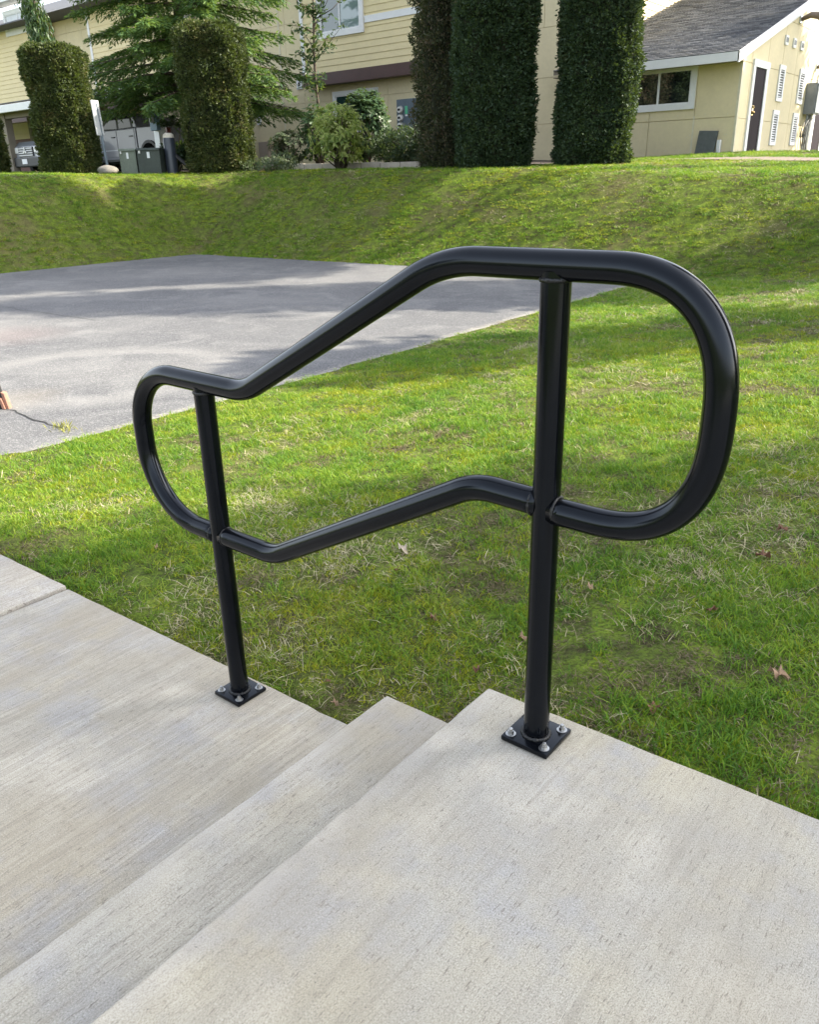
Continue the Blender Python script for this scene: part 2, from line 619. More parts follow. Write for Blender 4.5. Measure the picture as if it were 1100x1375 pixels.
M['greenbox2'] = plain('dark_green_enamel', (.032, .043, .035), .6, .3, 5, bump=.1)
M['grey'] = plain('grey_panel', (.085, .095, .09), .7, .25, 10, bump=.3, bscale=30)
M['rock'] = plain('boulder_rock', (.17, .155, .135), .9, .35, 9, bump=.8, bscale=25)
M['curb'] = plain('kerb_concrete', (.30, .27, .23), .9, .25, 8, bump=.4)
M['bark'] = plain('bark', (.075, .055, .042), .95, .4, 14, bump=.9, bscale=30)
M['twig'] = plain('twig', (.06, .045, .03), .9, .3, 20)
M['black_plastic'] = plain('black_plastic', (.014, .014, .016), .5, .3, 10)
M['tyre'] = plain('tyre_rubber', (.016, .016, .017), .85, .3, 20, bump=.3)
M['brick'] = plain('pink_brick', (.30, .15, .105), .85, .25, 25, bump=.6, bscale=90)
M['crack'] = plain('crack_shadow', (.02, .02, .02), .95, .4, 40)
M['blind'] = plain('white_blind', (.66, .68, .72), .6, .08, 3)
M['sign'] = plain('sign_back', (.55, .57, .58), .4, .12, 4, .3)
M['blue'] = plain('blue_enamel', (.16, .25, .33), .5, .2, 8)
M['green_sticker'] = plain('green_sticker', (.10, .45, .25), .5, .1, 30)
M['cable'] = plain('grey_cable', (.10, .095, .09), .6, .2, 20)


def paint(name, col, rough=.28, metal=.35):
    n = NT(name)
    p = n.pos()
    a = n.noise(p, 3, 3)
    n.P(Base_Color=n.ramp(a, [(.3, tuple(c * .93 for c in col)), (.7, tuple(c * 1.05 for c in col))]), Metallic=metal, Roughness=rough,
        Coat_Weight=.5, Coat_Roughness=.08)
    return n.mat


M['silver'] = paint('silver_paint', (.13, .135, .158), .36, .25)
M['silver2'] = paint('pale_silver_paint', (.30, .315, .35), .34, .25)
M['lens'] = plain('red_lens', (.10, .012, .01), .3, .1, 20)
M['lamp'] = plain('clear_lens', (.7, .7, .68), .1, .05, 20)


def glass(name, col=(.012, .015, .016), rough=.03):
    n = NT(name)
    p = n.pos()
    w = n.noise(n.map(p, (1, 1, 1)), .9, 2)
    n.P(Base_Color=col, Roughness=rough, Specular_IOR_Level=.85, IOR=1.52, Normal=n.bump(w, .08, .05))
    return n.mat


M['glass'] = glass('window_glass')
M['glass'].node_tree.nodes['Principled BSDF'].inputs['IOR'].default_value = 2.1
M['car_glass'] = glass('car_glass', (.008, .009, .011), .05)
M['car_glass'].node_tree.nodes['Principled BSDF'].inputs['Specular IOR Level'].default_value = .3
M['glass2'] = glass('bright_window_glass', (.16, .22, .22))
M['glass_green'] = glass('green_window_glass', (.02, .05, .045))


def shingle_mat():
    n = NT('asphalt_shingle')
    g = n.node('ShaderNodeNewGeometry')
    p = g.outputs['Position']
    c = n.ramp(g.outputs['Random Per Island'], [(0, (.062, .066, .076)), (.5, (.095, .10, .112)), (1, (.145, .15, .16))])
    f = n.noise(p, 90, 2, .7)
    c = n.mix(n.math('MULTIPLY', n.ramp(f, [(.55, 0), (.68, 1)]), .5), c, (.25, .25, .25))
    mo = n.noise(p, 1.2, 4)
    c = n.mix(n.math('MULTIPLY', n.ramp(mo, [(.5, 0), (.7, 1)]), .35), c, (.16, .155, .14))
    n.P(Base_Color=c, Roughness=.92, Specular_IOR_Level=.2, Normal=n.bump(f, .4, .004))
    return n.mat


M['shingle'] = shingle_mat()
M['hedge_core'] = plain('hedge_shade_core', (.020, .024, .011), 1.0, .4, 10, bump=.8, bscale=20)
M['hedge'] = leafmat('arborvitae_foliage', [(0, (.025, .038, .015)), (.4, (.046, .066, .020)), (.72, (.074, .085, .025)), (1, (.14, .112, .045))], .6, .2)
M['hedge_dark'] = leafmat('dark_arborvitae_foliage', [(0, (.015, .032, .017)), (.5, (.026, .05, .023)), (.85, (.042, .068, .027)), (1, (.075, .078, .035))], .6, .15)
M['hedge_brown'] = leafmat('browning_arborvitae_foliage', [(0, (.022, .034, .017)), (.45, (.045, .054, .026)), (.75, (.085, .066, .042)), (1, (.13, .088, .06))], .65, .15)
M['spruce'] = leafmat('spruce_needles', [(0, (.028, .068, .028)), (.4, (.06, .125, .04)), (.75, (.12, .20, .05)), (1, (.21, .27, .08))], .55, .36, 1.2)
M['dark_leaf'] = leafmat('dark_broad_leaf', [(0, (.018, .040, .018)), (.5, (.032, .066, .026)), (1, (.07, .115, .045))], .4, .25)
M['rhodie'] = leafmat('rhododendron_leaf', [(0, (.10, .17, .03)), (.35, (.22, .30, .06)), (.7, (.38, .43, .13)), (1, (.52, .53, .24))], .35, .5, 3)
M['lowshrub'] = leafmat('low_shrub_leaf', [(0, (.012, .026, .012)), (.6, (.026, .05, .02)), (1, (.06, .09, .035))], .5, .2)
M['greyleaf'] = leafmat('dusty_shrub_leaf', [(0, (.03, .05, .022)), (.6, (.06, .085, .04)), (1, (.12, .13, .075))], .6, .2)
M['drygrass'] = plain('weed', (.22, .22, .05), .8, .3, 30)
M['leaf1'] = plain('tan_dead_leaf', (.29, .19, .115), .8, .4, 60)
M['leaf2'] = plain('rust_dead_leaf', (.15, .07, .038), .8, .45, 60)
M['leaf3'] = plain('pale_dead_leaf', (.42, .35, .28), .8, .3, 60)
M['gneighbour'] = plain('neighbour_siding', (.42, .36, .24), .8, .08, 2)

# ================================================================== THE GROUND
def axis(segs):
    out = []
    for a, b, st in segs:
        n = max(1, int(round((b - a) / st)))
        out += list(np.linspace(a, b, n, endpoint=False))
    out.append(segs[-1][1])
    return np.array(out)


gx = axis([(-240, -40, 25), (-40, -20, .8), (-20, -14, .25), (-14, -5, .5), (-5, -3.2, .06), (-3.2, -.9, .12), (-.9, .5, .06), (.5, 3, .15), (3, 12, .6), (12, 240, 25)])
gy = axis([(-200, -12, 20), (-12, -.4, 1.2), (-.4, 1.4, .06), (1.4, 4, .15), (4, 9, .3), (9, 16, .2), (16, 40, .8), (40, 300, 25)])
GX, GY = np.meshgrid(gx, gy)
GZ = terrain(GX, GY)
V = np.stack([GX, GY, GZ], -1).reshape(-1, 3)
nx, ny = len(gx), len(gy)
ii = (np.arange(ny - 1)[:, None] * nx + np.arange(nx - 1)[None, :]).ravel()
Q = np.stack([ii, ii + 1, ii + nx + 1, ii + nx], 1)
obj('lawn_ground', (V, Q), M['ground'], smooth='all', kind='structure')

# asphalt court
cy = np.concatenate([np.linspace(-12, 0, 13), np.linspace(.06, CY1, 200)])
vv = []
rag = lambda y: .07 * (vnoise(y * 0, y, 2.1, 4) - .5) + .05 * (vnoise(y * 0, y, 7, 6) - .5)
for y in cy:
    xe = court_edge_x(y) + rag(y)
    vv += [(CX0 + .05 * (vnoise(0, y, 1.1, 9) - .5) - .02 * y, y, COURT_Z), (-9.5, y, COURT_Z), (xe, y, COURT_Z), (xe + .015, y, COURT_Z - .05)]
ff = []
for i in range(len(cy) - 1):
    for k in range(3):
        a = i * 4 + k
        ff.append((a, a + 1, a + 5, a + 4))
mb = MB()
mb.add(vv, ff)
court = obj('asphalt_court', mb, M['asphalt'], kind='structure')
# the long crack that runs in from the lawn edge
cr = [(-7.4, 1.22), (-6.6, 1.30), (-6.0, 1.27), (-5.55, 1.335), (-5.11, 1.3626), (-5.04, 1.385), (-4.97, 1.404), (-4.91, 1.381), (-4.79, 1.374), (-4.70, 1.358), (-4.61, 1.349), (-4.50, 1.367), (-4.437, 1.35), (-4.30, 1.36), (-4.20, 1.335)]
mb = MB()
pv = []
for i, (x, y) in enumerate(cr):
    w = .0035 + .0045 * random.random()
    pv += [(x + .004 * random.random(), y - w, COURT_Z + .004), (x, y + w, COURT_Z + .004)]
mb.add(pv, [(2 * i, 2 * i + 2, 2 * i + 3, 2 * i + 1) for i in range(len(cr) - 1)])
obj('crack', mb, M['crack'], court)
# hairline crack further out
mb = MB()
pv = []
xs = np.linspace(-14, -8.2, 34)
for i, x in enumerate(xs):
    y = 3.75 + .14 * math.sin(x * 1.3) + .1 * vnoise(x, 0, 3, 2) - .12 * (x + 8)
    pv += [(x, y - .004, COURT_Z + .004), (x, y + .004, COURT_Z + .004)]
mb.add(pv, [(2 * i, 2 * i + 2, 2 * i + 3, 2 * i + 1) for i in range(len(xs) - 1)])
obj('crack', mb, M['crack'], court)

# front line of the planting bed
EA = on_u(338, 229, 22.0)
EC = on_u(566, 217, 20.4)


def bed_front(x):
    return EA[1] + (EC[1] - EA[1]) * (np.asarray(x, float) - EA[0]) / (EC[0] - EA[0])


# parking lot
lot = [(-60, 11.2), (-21.3, 11.2), (-20.3, 13.5), (-20.3, 20.3), (-60, 20.3)]
n_ = 24
LV = []
LF = []
for i in range(n_ + 1):
    for j in range(9):
        x = -60 + (39.4) * i / n_
        y = 11.4 + 8.9 * j / 8
        LV.append((x, y, max(1.46, float(terrain(x, y)) + .03) if x > -22 else 1.46))
for i in range(n_):
    for j in range(8):
        a = i * 9 + j
        LF.append((a, a + 9, a + 10, a + 1))
mb = MB()
mb.add(LV, LF)
obj('parking_lot', mb, M['lot'], kind='structure')

# planting bed along the facade, dark and lumpy
BEDX0, BEDX1 = -20.2, -9.4


bx = np.linspace(BEDX0, BEDX1, 60)
by = np.linspace(0, 1, 26)
BX, BT = np.meshgrid(bx, by)
BY0 = bed_front(BX) + .06
BY = BY0 + (20.60 - BY0) * BT
BZ = terrain(BX, BY) + .012 + .05 * fbm(BX, BY, 2.2, 12)
V = np.stack([BX, BY, BZ], -1).reshape(-1, 3)
ii = (np.arange(25)[:, None] * 60 + np.arange(59)[None, :]).ravel()
obj('planting_bed', (V, np.stack([ii, ii + 1, ii + 61, ii + 60], 1)), M['soil'], smooth='all', kind='structure')
# worn dirt path along the gable end
px_ = np.linspace(-7.4, 6, 30)
V = []
for x in px_:
    yc = 17.6 + .02 * (x + 7)
    w = .12 + .45 * sst(-7.4, -5.2, x)
    for t in (-1, -.3, .4, 1):
        yy = yc + w * t
        V.append((x, yy, float(terrain(x, yy)) + .012 + .01 * random.random()))
mb = MB()
mb.add(V, [(i * 4 + k, i * 4 + 4 + k, i * 4 + 5 + k, i * 4 + k + 1) for i in range(29) for k in range(3)])
obj('dirt_path', mb, plain('path_dirt', (.17, .13, .10), .95, .3, 12, bump=.6), kind='structure')

# ------------------------------------------------------------------ steps and sidewalk
NX1, NX2, RISE = -.166, -.455, .14


def slab(name, poly, z0, z1, m, parent=None, bev=.006, kind=None):
    mb = MB()
    pp = []
    for i in range(len(poly)):                      # slightly uneven, chipped arris
        a_, b_ = np.array(poly[i]), np.array(poly[(i + 1) % len(poly)])
        k_ = min(70, max(1, int(np.linalg.norm(b_ - a_) / .045)))
        nv = np.array([-(b_ - a_)[1], (b_ - a_)[0]]) / np.linalg.norm(b_ - a_)
        for j in range(k_):
            pp.append(tuple(a_ + (b_ - a_) * j / k_ + (nv * (random.uniform(-.0012, .0012) + (.003 if random.random() < .06 else 0)) if j else 0)))
    mb.prism(pp, 'z', z0, z1)
    return obj(name, mb, m, parent, smooth=True, bevel=bev, bseg=3, kind=kind)


steps = obj('concrete_steps', MB().box(NX1 + .02, 6, -3.0, .02, -.6, -.30), M['walk'], kind='structure')
slab('step', [(NX1, -3.2), (7, -3.2), (7, .32), (1.2, .116), (NX1, .0855)], -.34, 0, M['landing'], steps)
slab('step', [(NX2, -3.2), (NX1 + .06, -3.2), (NX1 + .06, .088), (NX2, .084)], -.42, -RISE, M['tread'], steps)
walk = obj('sidewalk', MB().box(-9, NX2 + .2, -3.1, -.02, -.6, -.42), M['walk'], kind='structure')
JX = -1.886
slab('concrete_slab', [(JX + .006, -3.2), (NX2 + .05, -3.2), (NX2 + .05, .081), (JX + .006, .049)], -.41, -2 * RISE, M['walk'], walk, .006)
slab('concrete_slab', [(-3.33, -3.2), (JX - .006, -3.2), (JX - .006, .049), (-3.33, .02)], -.41, -2 * RISE + .009, M['walk2'], walk, .006)
slab('concrete_slab', [(-4.80, -3.2), (-3.345, -3.2), (-3.345, .02), (-4.80, -.01)], -.41, -2 * RISE, M['walk2'], walk, .006)

# ================================================================== HANDRAIL
POST_R = .0241
LX = -.914


def arc(c, r, a0, a1, n=14):
    return [(c[0] + r * math.cos(R(a0 + (a1 - a0) * i / n)), c[1] + r * math.sin(R(a0 + (a1 - a0) * i / n))) for i in range(n + 1)]


def fillet(p0, p1, p2, r, n=12):
    p0, p1, p2 = map(np.array, (p0, p1, p2))
    a = (p0 - p1) / np.linalg.norm(p0 - p1)
    b = (p2 - p1) / np.linalg.norm(p2 - p1)
    ang = math.acos(np.clip(a @ b, -1, 1))
    t = r / math.tan(ang / 2)
    c = p1 + (a + b) / np.linalg.norm(a + b) * (r / math.sin(ang / 2))
    s0 = p1 + a * t
    s1 = p1 + b * t
    out = []
    for i in range(n + 1):
        q = (1 - i / n)
        v0 = s0 - c
        v1 = s1 - c
        w = math.acos(np.clip(v0 @ v1 / r / r, -1, 1))
        out.append(tuple(c + (math.sin(q * w) * v0 + math.sin((1 - q) * w) * v1) / math.sin(w)))
    return out


def densify(pts, step=.02):
    out = [pts[0]]
    for a, b in zip(pts[:-1], pts[1:]):
        L_ = math.hypot(b[0] - a[0], b[1] - a[1])
        k = max(1, int(L_ / step))
        for i in range(1, k + 1):
            out.append((a[0] + (b[0] - a[0]) * i / k, a[1] + (b[1] - a[1]) * i / k))
    return out


ZU, ZM, ZU2, ZM2 = .880, .481, .579, .193
rail = thing('handrail', 'black tubular steel handrail with looped ends beside the concrete steps', 'handrail', (0, 0, 0))
loop = [(POST_R * .5, ZM - .002)]
zc_, bz_ = (ZM - .003 + ZU) / 2, (ZU - ZM + .003) / 2
for i in range(101):                      # the bent end: one smooth full-bodied curve
    a_ = -math.pi / 2 + math.pi * i / 100
    loop.append((.083 + .187 * abs(math.cos(a_)) ** (2 / 2.55), zc_ + bz_ * math.copysign(abs(math.sin(a_)) ** (2 / 2.55), math.sin(a_))))
loop += fillet((.1, ZU), (-.214, ZU), (-.765, ZU2), .28, 30)
loop += fillet((-.214, ZU), (-.765, ZU2), (-1.0, ZU2), .16, 24)
loop += fillet((-.8, ZU2), (-1.187, ZU2 + .004), (-1.187, ZM2), .15, 40)
loop += fillet((-1.187, ZU2), (-1.187, ZM2 + .003), (-.9, ZM2), .19, 40)
loop += [(LX - POST_R * .5, ZM2)]
mb = MB()
mb.tube([(x, 0, z) for x, z in densify(loop)], POST_R, 28)
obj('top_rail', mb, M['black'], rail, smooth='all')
low = [(-POST_R * .5, ZM + .006)] + fillet((0, ZM + .006), (-.146, ZM + .010), (-.716, ZM2 - .002), .16, 24) + fillet((-.146, ZM + .010), (-.716, ZM2 - .002), (LX, ZM2), .16, 24) + [(LX + POST_R * .5, ZM2)]
mb = MB()
mb.tube([(x, 0, z) for x, z in densify(low)], POST_R, 28)
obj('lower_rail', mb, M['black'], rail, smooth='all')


def weld_ring(c, axis_, r, amp=.0042, n=44, seed=0):
    """a bead of weld: lumpy torus round a joint"""
    rr = random.Random(seed)
    mb = MB()
    a = np.array(axis_, float)
    a /= np.linalg.norm(a)
    u = np.cross(a, (0.3, .9, .1))
    u /= np.linalg.norm(u)
    w = np.cross(a, u)
    seg = 7
    for i in range(n):
        th = 2 * math.pi * i / n
        d = math.cos(th) * u + math.sin(th) * w
        tr = amp * (.62 + .35 * abs(math.sin(i * 1.35)) + .42 * rr.random())
        for k in range(seg):
            ph = 2 * math.pi * k / seg
            mb.v.append(tuple(np.array(c) + d * (r + tr * math.cos(ph)) + a * tr * math.sin(ph)))
    for i in range(n):
        for k in range(seg):
            mb.f.append((i * seg + k, ((i + 1) % n) * seg + k, ((i + 1) % n) * seg + (k + 1) % seg, i * seg + (k + 1) % seg))
            mb.m.append(0)
    return mb


for x, zt, zb, zm in ((0, ZU, 0, ZM), (LX, ZU2, -2 * RISE, ZM2)):
    mb = MB()
    mb.tube([(x, 0, zb + .006), (x, 0, (zb + zt) / 2), (x, 0, zt - .008)], POST_R, 28)
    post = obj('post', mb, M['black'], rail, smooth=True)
    obj('weld', weld_ring((x, 0, zb + .0135), (0, 0, 1), POST_R + .0015, .0040, 46, 1), M['weld'], post, smooth='all')
    obj('weld', weld_ring((x, 0, zt - .021), (0, 0, 1), POST_R - .0012, .0036, 34, 2), M['weld'], post, smooth='all')
    for s in (-1, 1):
        obj('weld', weld_ring((x + s * (POST_R - .001), 0, zm + (.005 if s < 0 and x == 0 else 0)), (1, 0, .0), POST_R - .0016, .0027, 36, 3 + s), M['weld'], post, smooth='all')
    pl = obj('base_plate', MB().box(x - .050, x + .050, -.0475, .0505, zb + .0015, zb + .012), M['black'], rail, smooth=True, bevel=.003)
    for sx in (-1, 1):
        for sy in (-1, 1):
            bx_, by_ = x + sx * .0365, .0015 + sy * .0345
            a0 = random.random() * 1.0
            b = MB()
            z = zb + .012
            b.lathe((bx_, by_, z), [(.0098, .0), (.0102, .0008), (.0102, .0018), (.0085, .0022)], 20)
            hexr = .0062
            hx = [(bx_ + hexr * math.cos(a0 + k * math.pi / 3), by_ + hexr * math.sin(a0 + k * math.pi / 3)) for k in range(6)]
            b.prism(hx, 'z', z + .002, z + .0082)
            b.lathe((bx_, by_, z + .008), [(.0040, 0), (.0040, .0042), (.0036, .0052), (.0010, .0056)], 12)
            obj('anchor_bolt', b, M['zinc'], pl, smooth=True)

# ================================================================== BUILDINGS
FY = 20.669                       # ground-floor face
FY2 = FY - .40                    # face of the overhanging upper storey
WX0 = -6.672                      # south-east corner of the single-storey wing
GZ0 = 1.40


def window(parent, plane_y, x0, x1, z0, z1, panes, trim=.10, sill=False, gl='glass', mull=None, depth=.05):
    """window in a wall that faces -y; plane_y is the face of the wall"""
    b = MB()
    y0, y1 = plane_y - depth, plane_y + .02
    b.box(x0 - trim, x1 + trim, y0, y1, z1, z1 + trim)
    b.box(x0 - trim, x1 + trim, y0, y1, z0 - trim, z0)
    b.box(x0 - trim, x0, y0, y1, z0 + .0005, z1 - .0005)
    b.box(x1, x1 + trim, y0, y1, z0 + .0005, z1 - .0005)
    w = obj('window', b, M['white'], parent)
    fr = MB()
    e = .035
    ys, ye = plane_y - depth + .012, plane_y + .018
    fr.box(x0 + .001, x1 - .001, ys, ye, z1 - e, z1 - .001)
    fr.box(x0 + .001, x1 - .001, ys, ye, z0 + .001, z0 + e)
    fr.box(x0 + .001, x0 + e, ys, ye, z0 + e, z1 - e)
    fr.box(x1 - e, x1 - .001, ys, ye, z0 + e, z1 - e)
    ms = mull if mull is not None else [x0 + (x1 - x0) * k / panes for k in range(1, panes)]
    for mx_ in ms:
        fr.box(mx_ - .025, mx_ + .025, ys + .004, ye, z0 + e, z1 - e)
    obj('frame', fr, M['white'], w)
    xs_ = [x0] + list(ms) + [x1]
    for k in range(len(xs_) - 1):
        g = gl if isinstance(gl, str) else gl[k]
        obj('pane', MB().box(xs_[k] + .026, xs_[k + 1] - .026, plane_y - .018, plane_y - .008, z0 + e - .003, z1 - e + .003), M[g], w)
    return w


def lap_boards(parent, x0, x1, z0, z1, plane_y, m, exp=.18):
    """lap siding on a wall facing -y, each board its own piece"""
    z = z0
    while z < z1 - .02:
        zt = min(z + exp + .02, z1)
        obj('siding_board', MB().prism([(plane_y - .030, z), (plane_y - .008, zt), (plane_y + .004, zt), (plane_y + .004, z)], 'x', x0, x1), m, parent)
        z += exp


AX1 = -11.5                       # east end of the two-storey block
# ---- single-storey wing on the right
wing = thing('single_storey_house', 'cream single storey house wing with grey shingle roof and dark gable door', 'building', (-9, 22, GZ0))
GD = 19.0                         # depth of the wing
PITCH = .325
EZ = 3.63                         # roof height at the front wall line (underside)
yr = FY + GD / 2
core = MB()
core.prism([(FY + .03, GZ0 - .3), (FY + GD, GZ0 - .3), (FY + GD, EZ - .03), (yr, EZ - .03 + PITCH * GD / 2), (FY + .03, EZ - .03)], 'x', AX1 + .02, WX0 - .03)
obj('wall', core, M['panel'], wing)


def clip_poly(poly, a, b, c):
    """keep a*x+b*y<=c"""
    out = []
    for i in range(len(poly)):
        p, q = poly[i], poly[(i + 1) % len(poly)]
        dp, dq = a * p[0] + b * p[1] - c, a * q[0] + b * q[1] - c
        if dp <= 0:
            out.append(p)
        if dp * dq < 0:
            t = dp / (dp - dq)
            out.append((p[0] + t * (q[0] - p[0]), p[1] + t * (q[1] - p[1])))
    return out


# front wall panels (facing -y)
seams_z = [GZ0 - .2, 2.24, 3.50, 3.60]
xs_f = [AX1 + .04, -8.90, -7.725, WX0 - .05]
for i in range(3):
    for j in range(2):
        obj('wall_panel', MB().box(xs_f[i] + .006, xs_f[i + 1] - .006, FY - .004, FY + .04, seams_z[j] + .006, seams_z[j + 1] - .006), M['panel'], wing, bevel=.003, bseg=1)
obj('batten', MB().box(-7.745, -7.705, FY - .012, FY + .02, GZ0 - .15, 2.31), M['caulk'], wing)
obj('corner_board', MB().box(WX0 - .052, WX0 + .004, FY - .014, FY + .05, GZ0 - .2, 3.54), M['caulk'], wing)
# gable wall panels (facing +x), clipped by the roof line
ys_g = [FY + .06, FY + .62, FY + 1.83, FY + 3.03, FY + 4.24, FY + 5.45, FY + 6.66, FY + 7.9, FY + 9.1, FY + 10.5, FY + GD]
zs_g = [GZ0 - .2, 2.21, 3.42, 4.58, 5.9]
for i in range(len(ys_g) - 1):
    for j in range(4):
        po = [(ys_g[i] + .006, zs_g[j] + .006), (ys_g[i + 1] - .006, zs_g[j] + .006), (ys_g[i + 1] - .006, zs_g[j + 1] - .006), (ys_g[i] + .006, zs_g[j + 1] - .006)]
        po = clip_poly(po, -PITCH, 1, EZ - .04 - PITCH * FY)
        po = clip_poly(po, PITCH, 1, EZ - .04 + PITCH * (FY + GD))
        if len(po) > 2:
            obj('wall_panel', MB().prism(po, 'x', WX0 - .04, WX0), M['panel'], wing)
# roof deck, fascia, rake
ov = .46
roof_t = .10


def roof_z(y):
    return EZ + PITCH * (y - FY)


rf = MB()
rf.prism([(FY - ov, roof_z(FY - ov)), (yr, roof_z(yr)), (FY + GD + ov, roof_z(FY - ov)), (FY + GD + ov, roof_z(FY - ov) + roof_t), (yr, roof_z(yr) + roof_t), (FY - ov, roof_z(FY - ov) + roof_t)], 'x', AX1 + .03, WX0 + .02)
roof = obj('roof', rf, M['soffit'], wing)
sh = MB()
row = 0
yy = FY - ov - .03
while yy < yr:
    x = AX1 + .035 + (.15 if row % 2 else 0)
    while x < WX0 + .03:
        w = .30 if x + .30 < WX0 + .04 else WX0 + .04 - x
        y1 = yy + .16
        t = .010 + random.random() * .006
        z0 = roof_z(yy) + roof_t + .004
        z1 = roof_z(y1) + roof_t + .004
        sh.add([(x + .004, yy, z0), (x + w - .004, yy, z0), (x + w - .004, y1, z1), (x + .004, y1, z1), (x + .004, yy, z0 + t + .012), (x + w - .004, yy, z0 + t + .012), (x + w - .004, y1, z1 + .003), (x + .004, y1, z1 + .003)],
               [(4, 5, 6, 7), (0, 1, 5, 4), (1, 2, 6, 5), (3, 0, 4, 7)])
        x += .30
    yy += .14
    row += 1
so = obj('shingles', sh, M['shingle'], roof, kind='stuff')
obj('fascia', MB().box(-10.7, WX0 + .05, FY - ov - .03, FY - ov - .002, roof_z(FY - ov) - .10, roof_z(FY - ov) + .095), M['white'], wing)
obj('soffit', MB().box(AX1 + .03, WX0 + .02, FY - ov, FY + .02, EZ - .16 - .06, EZ - .16 - .04), M['soffit'], wing)
y0, y1 = FY - ov - .03, yr
obj('rake_board', MB().prism([(y0, roof_z(y0) - .12), (y1, roof_z(y1) - .12), (y1, roof_z(y1) + .11), (y0, roof_z(y0) + .11)], 'x', WX0 + .022, WX0 + .058), M['white'], wing)
y0, y1 = FY + GD + ov, yr
obj('rake_board', MB().prism([(y0, roof_z(FY - ov) - .12), (y1, roof_z(y1) - .12), (y1, roof_z(y1) + .11), (y0, roof_z(FY - ov) + .11)], 'x', WX0 + .022, WX0 + .058), M['white'], wing)
# window in the front
window(wing, FY, -9.42, -7.865, 2.60, 3.36, 2, .125, gl=['glass', 'glass'], mull=[-8.70])
# sticker-like plaster dabs along the seams
b = MB()
for i in range(26):
    x = random.uniform(-9.5, -6.8)
    z = random.choice([1.55, 2.16, 2.32, 1.85]) + random.uniform(-.03, .03)
    b.box(x, x + .025, FY - .006, FY - .003, z, z + .02)
obj('filler_dabs', b, M['caulk'], wing, kind='stuff')


# gable door, trim, handle (wall faces +x)
def gbox(y0, y1, z0, z1, a, c):
    return MB().box(WX0 + a, WX0 + c, FY + y0, FY + y1, z0, z1)


door = obj('door', gbox(.86, 1.70, GZ0 - .05, 3.36, -.01, .018), M['door'], wing)
tb = MB()
tb.box(WX0 - .01, WX0 + .045, FY + .70, FY + 1.93, 3.362, 3.52)
tb.box(WX0 - .01, WX0 + .04, FY + .70, FY + .858, GZ0 - .1, 3.36)
tb.box(WX0 - .01, WX0 + .04, FY + 1.702, FY + 1.90, GZ0 - .1, 3.36)
obj('frame', tb, M['white'], door)
hb = MB()
hb.lathe((WX0 + .04, FY + .98, 2.46), [(.028, 0), (.03, .03), (.02, .05)], 10)
hb.lathe((WX0 + .045, FY + 1.0, 2.33), [(.02, 0), (.038, .03), (.038, .05), (.015, .07)], 10)
hb.box(WX0 + .018, WX0 + .03, FY + .95, FY + 1.03, 2.30, 2.52)
obj('handle', hb, M['brass'], door)


def vent(y0, y1, z0, z1):
    b = MB()
    t = .09
    b.box(WX0 - .01, WX0 + .035, FY + y0, FY + y1, z1 - t * 1.2, z1)
    b.box(WX0 - .01, WX0 + .035, FY + y0, FY + y1, z0, z0 + t)
    b.box(WX0 - .01, WX0 + .033, FY + y0, FY + y0 + t, z0 + t, z1 - t * 1.2)
    b.box(WX0 - .01, WX0 + .033, FY + y1 - t, FY + y1, z0 + t, z1 - t * 1.2)
    v = obj('louvre_vent', b, M['white'], wing)
    obj('backing', MB().box(WX0 - .01, WX0 + .006, FY + y0 + t, FY + y1 - t, z0 + t, z1 - t * 1.2), M['black_plastic'], v)
    n = 11
    for k in range(n):
        z = z0 + t + (z1 - z0 - 2.2 * t) * (k + .5) / n
        obj('slat', MB().obox((WX0 + .018, FY + (y0 + y1) / 2, z), (.012, 0, -.012), (0, (y1 - y0) / 2 - t, 0), (.003, 0, .003)), M['white'], v)


vent(2.80, 3.31, 2.71, 3.56)
vent(2.73, 3.24, 1.65, 2.50)
vent(4.67, 5.22, 2.74, 3.60)
vent(4.60, 5.13, 1.675, 2.505)
# three small vent covers and the bracket lamp
for yy in (3.06, 3.78, 4.50):
    c = obj('vent_cover', gbox(yy - .12, yy + .12, 4.02, 4.24, -.005, .04), M['white'], wing)
    b = MB()
    for k in (-1, 1):
        b.box(WX0 + .04, WX0 + .046, FY + yy + k * .05 - .025, FY + yy + k * .05 + .025, 4.08, 4.19)
    obj('grille', b, M['grey'], c)
lam = obj('wall_lamp', gbox(3.98, 4.16, 4.62, 4.82, -.005, .03), M['sign'], wing)
b = MB()
hp = [(WX0 + .03, FY + 4.07, 4.70), (WX0 + .25, FY + 4.07, 4.78), (WX0 + .48, FY + 4.07, 4.74), (WX0 + .62, FY + 4.07, 4.60)]
b.tube(hp, [.05, .075, .095, .10], 10)
obj('hood', b, plain('bronze_lamp', (.16, .115, .075), .5, .2, 12), lam, smooth='all')
obj('lens', MB().lathe((WX0 + .60, FY + 4.07, 4.53), [(.06, 0), (.085, .05), (.085, .07)], 12), M['lamp'], lam)
lam2 = obj('wall_lamp', gbox(6.2, 6.36, 3.66, 3.84, -.005, .03), M['sign'], wing)
b = MB()
b.tube([(WX0 + .03, FY + 6.28, 3.75), (WX0 + .2, FY + 6.28, 3.80), (WX0 + .38, FY + 6.28, 3.72)], [.05, .075, .09], 10)
obj('hood', b, bpy.data.materials['bronze_lamp'], lam2, smooth='all')
# far door at the frame edge
d2 = obj('door', gbox(6.78, 7.75, GZ0 + .1, 3.42, -.01, .018), M['door'], wing)
tb = MB()
tb.box(WX0 - .01, WX0 + .045, FY + 6.58, FY + 7.95, 3.422, 3.60)
tb.box(WX0 - .01, WX0 + .04, FY + 6.58, FY + 6.778, GZ0 - .1, 3.42)
tb.box(WX0 - .01, WX0 + .04, FY + 7.752, FY + 7.95, GZ0 - .1, 3.42)
obj('frame', tb, M['white'], d2)

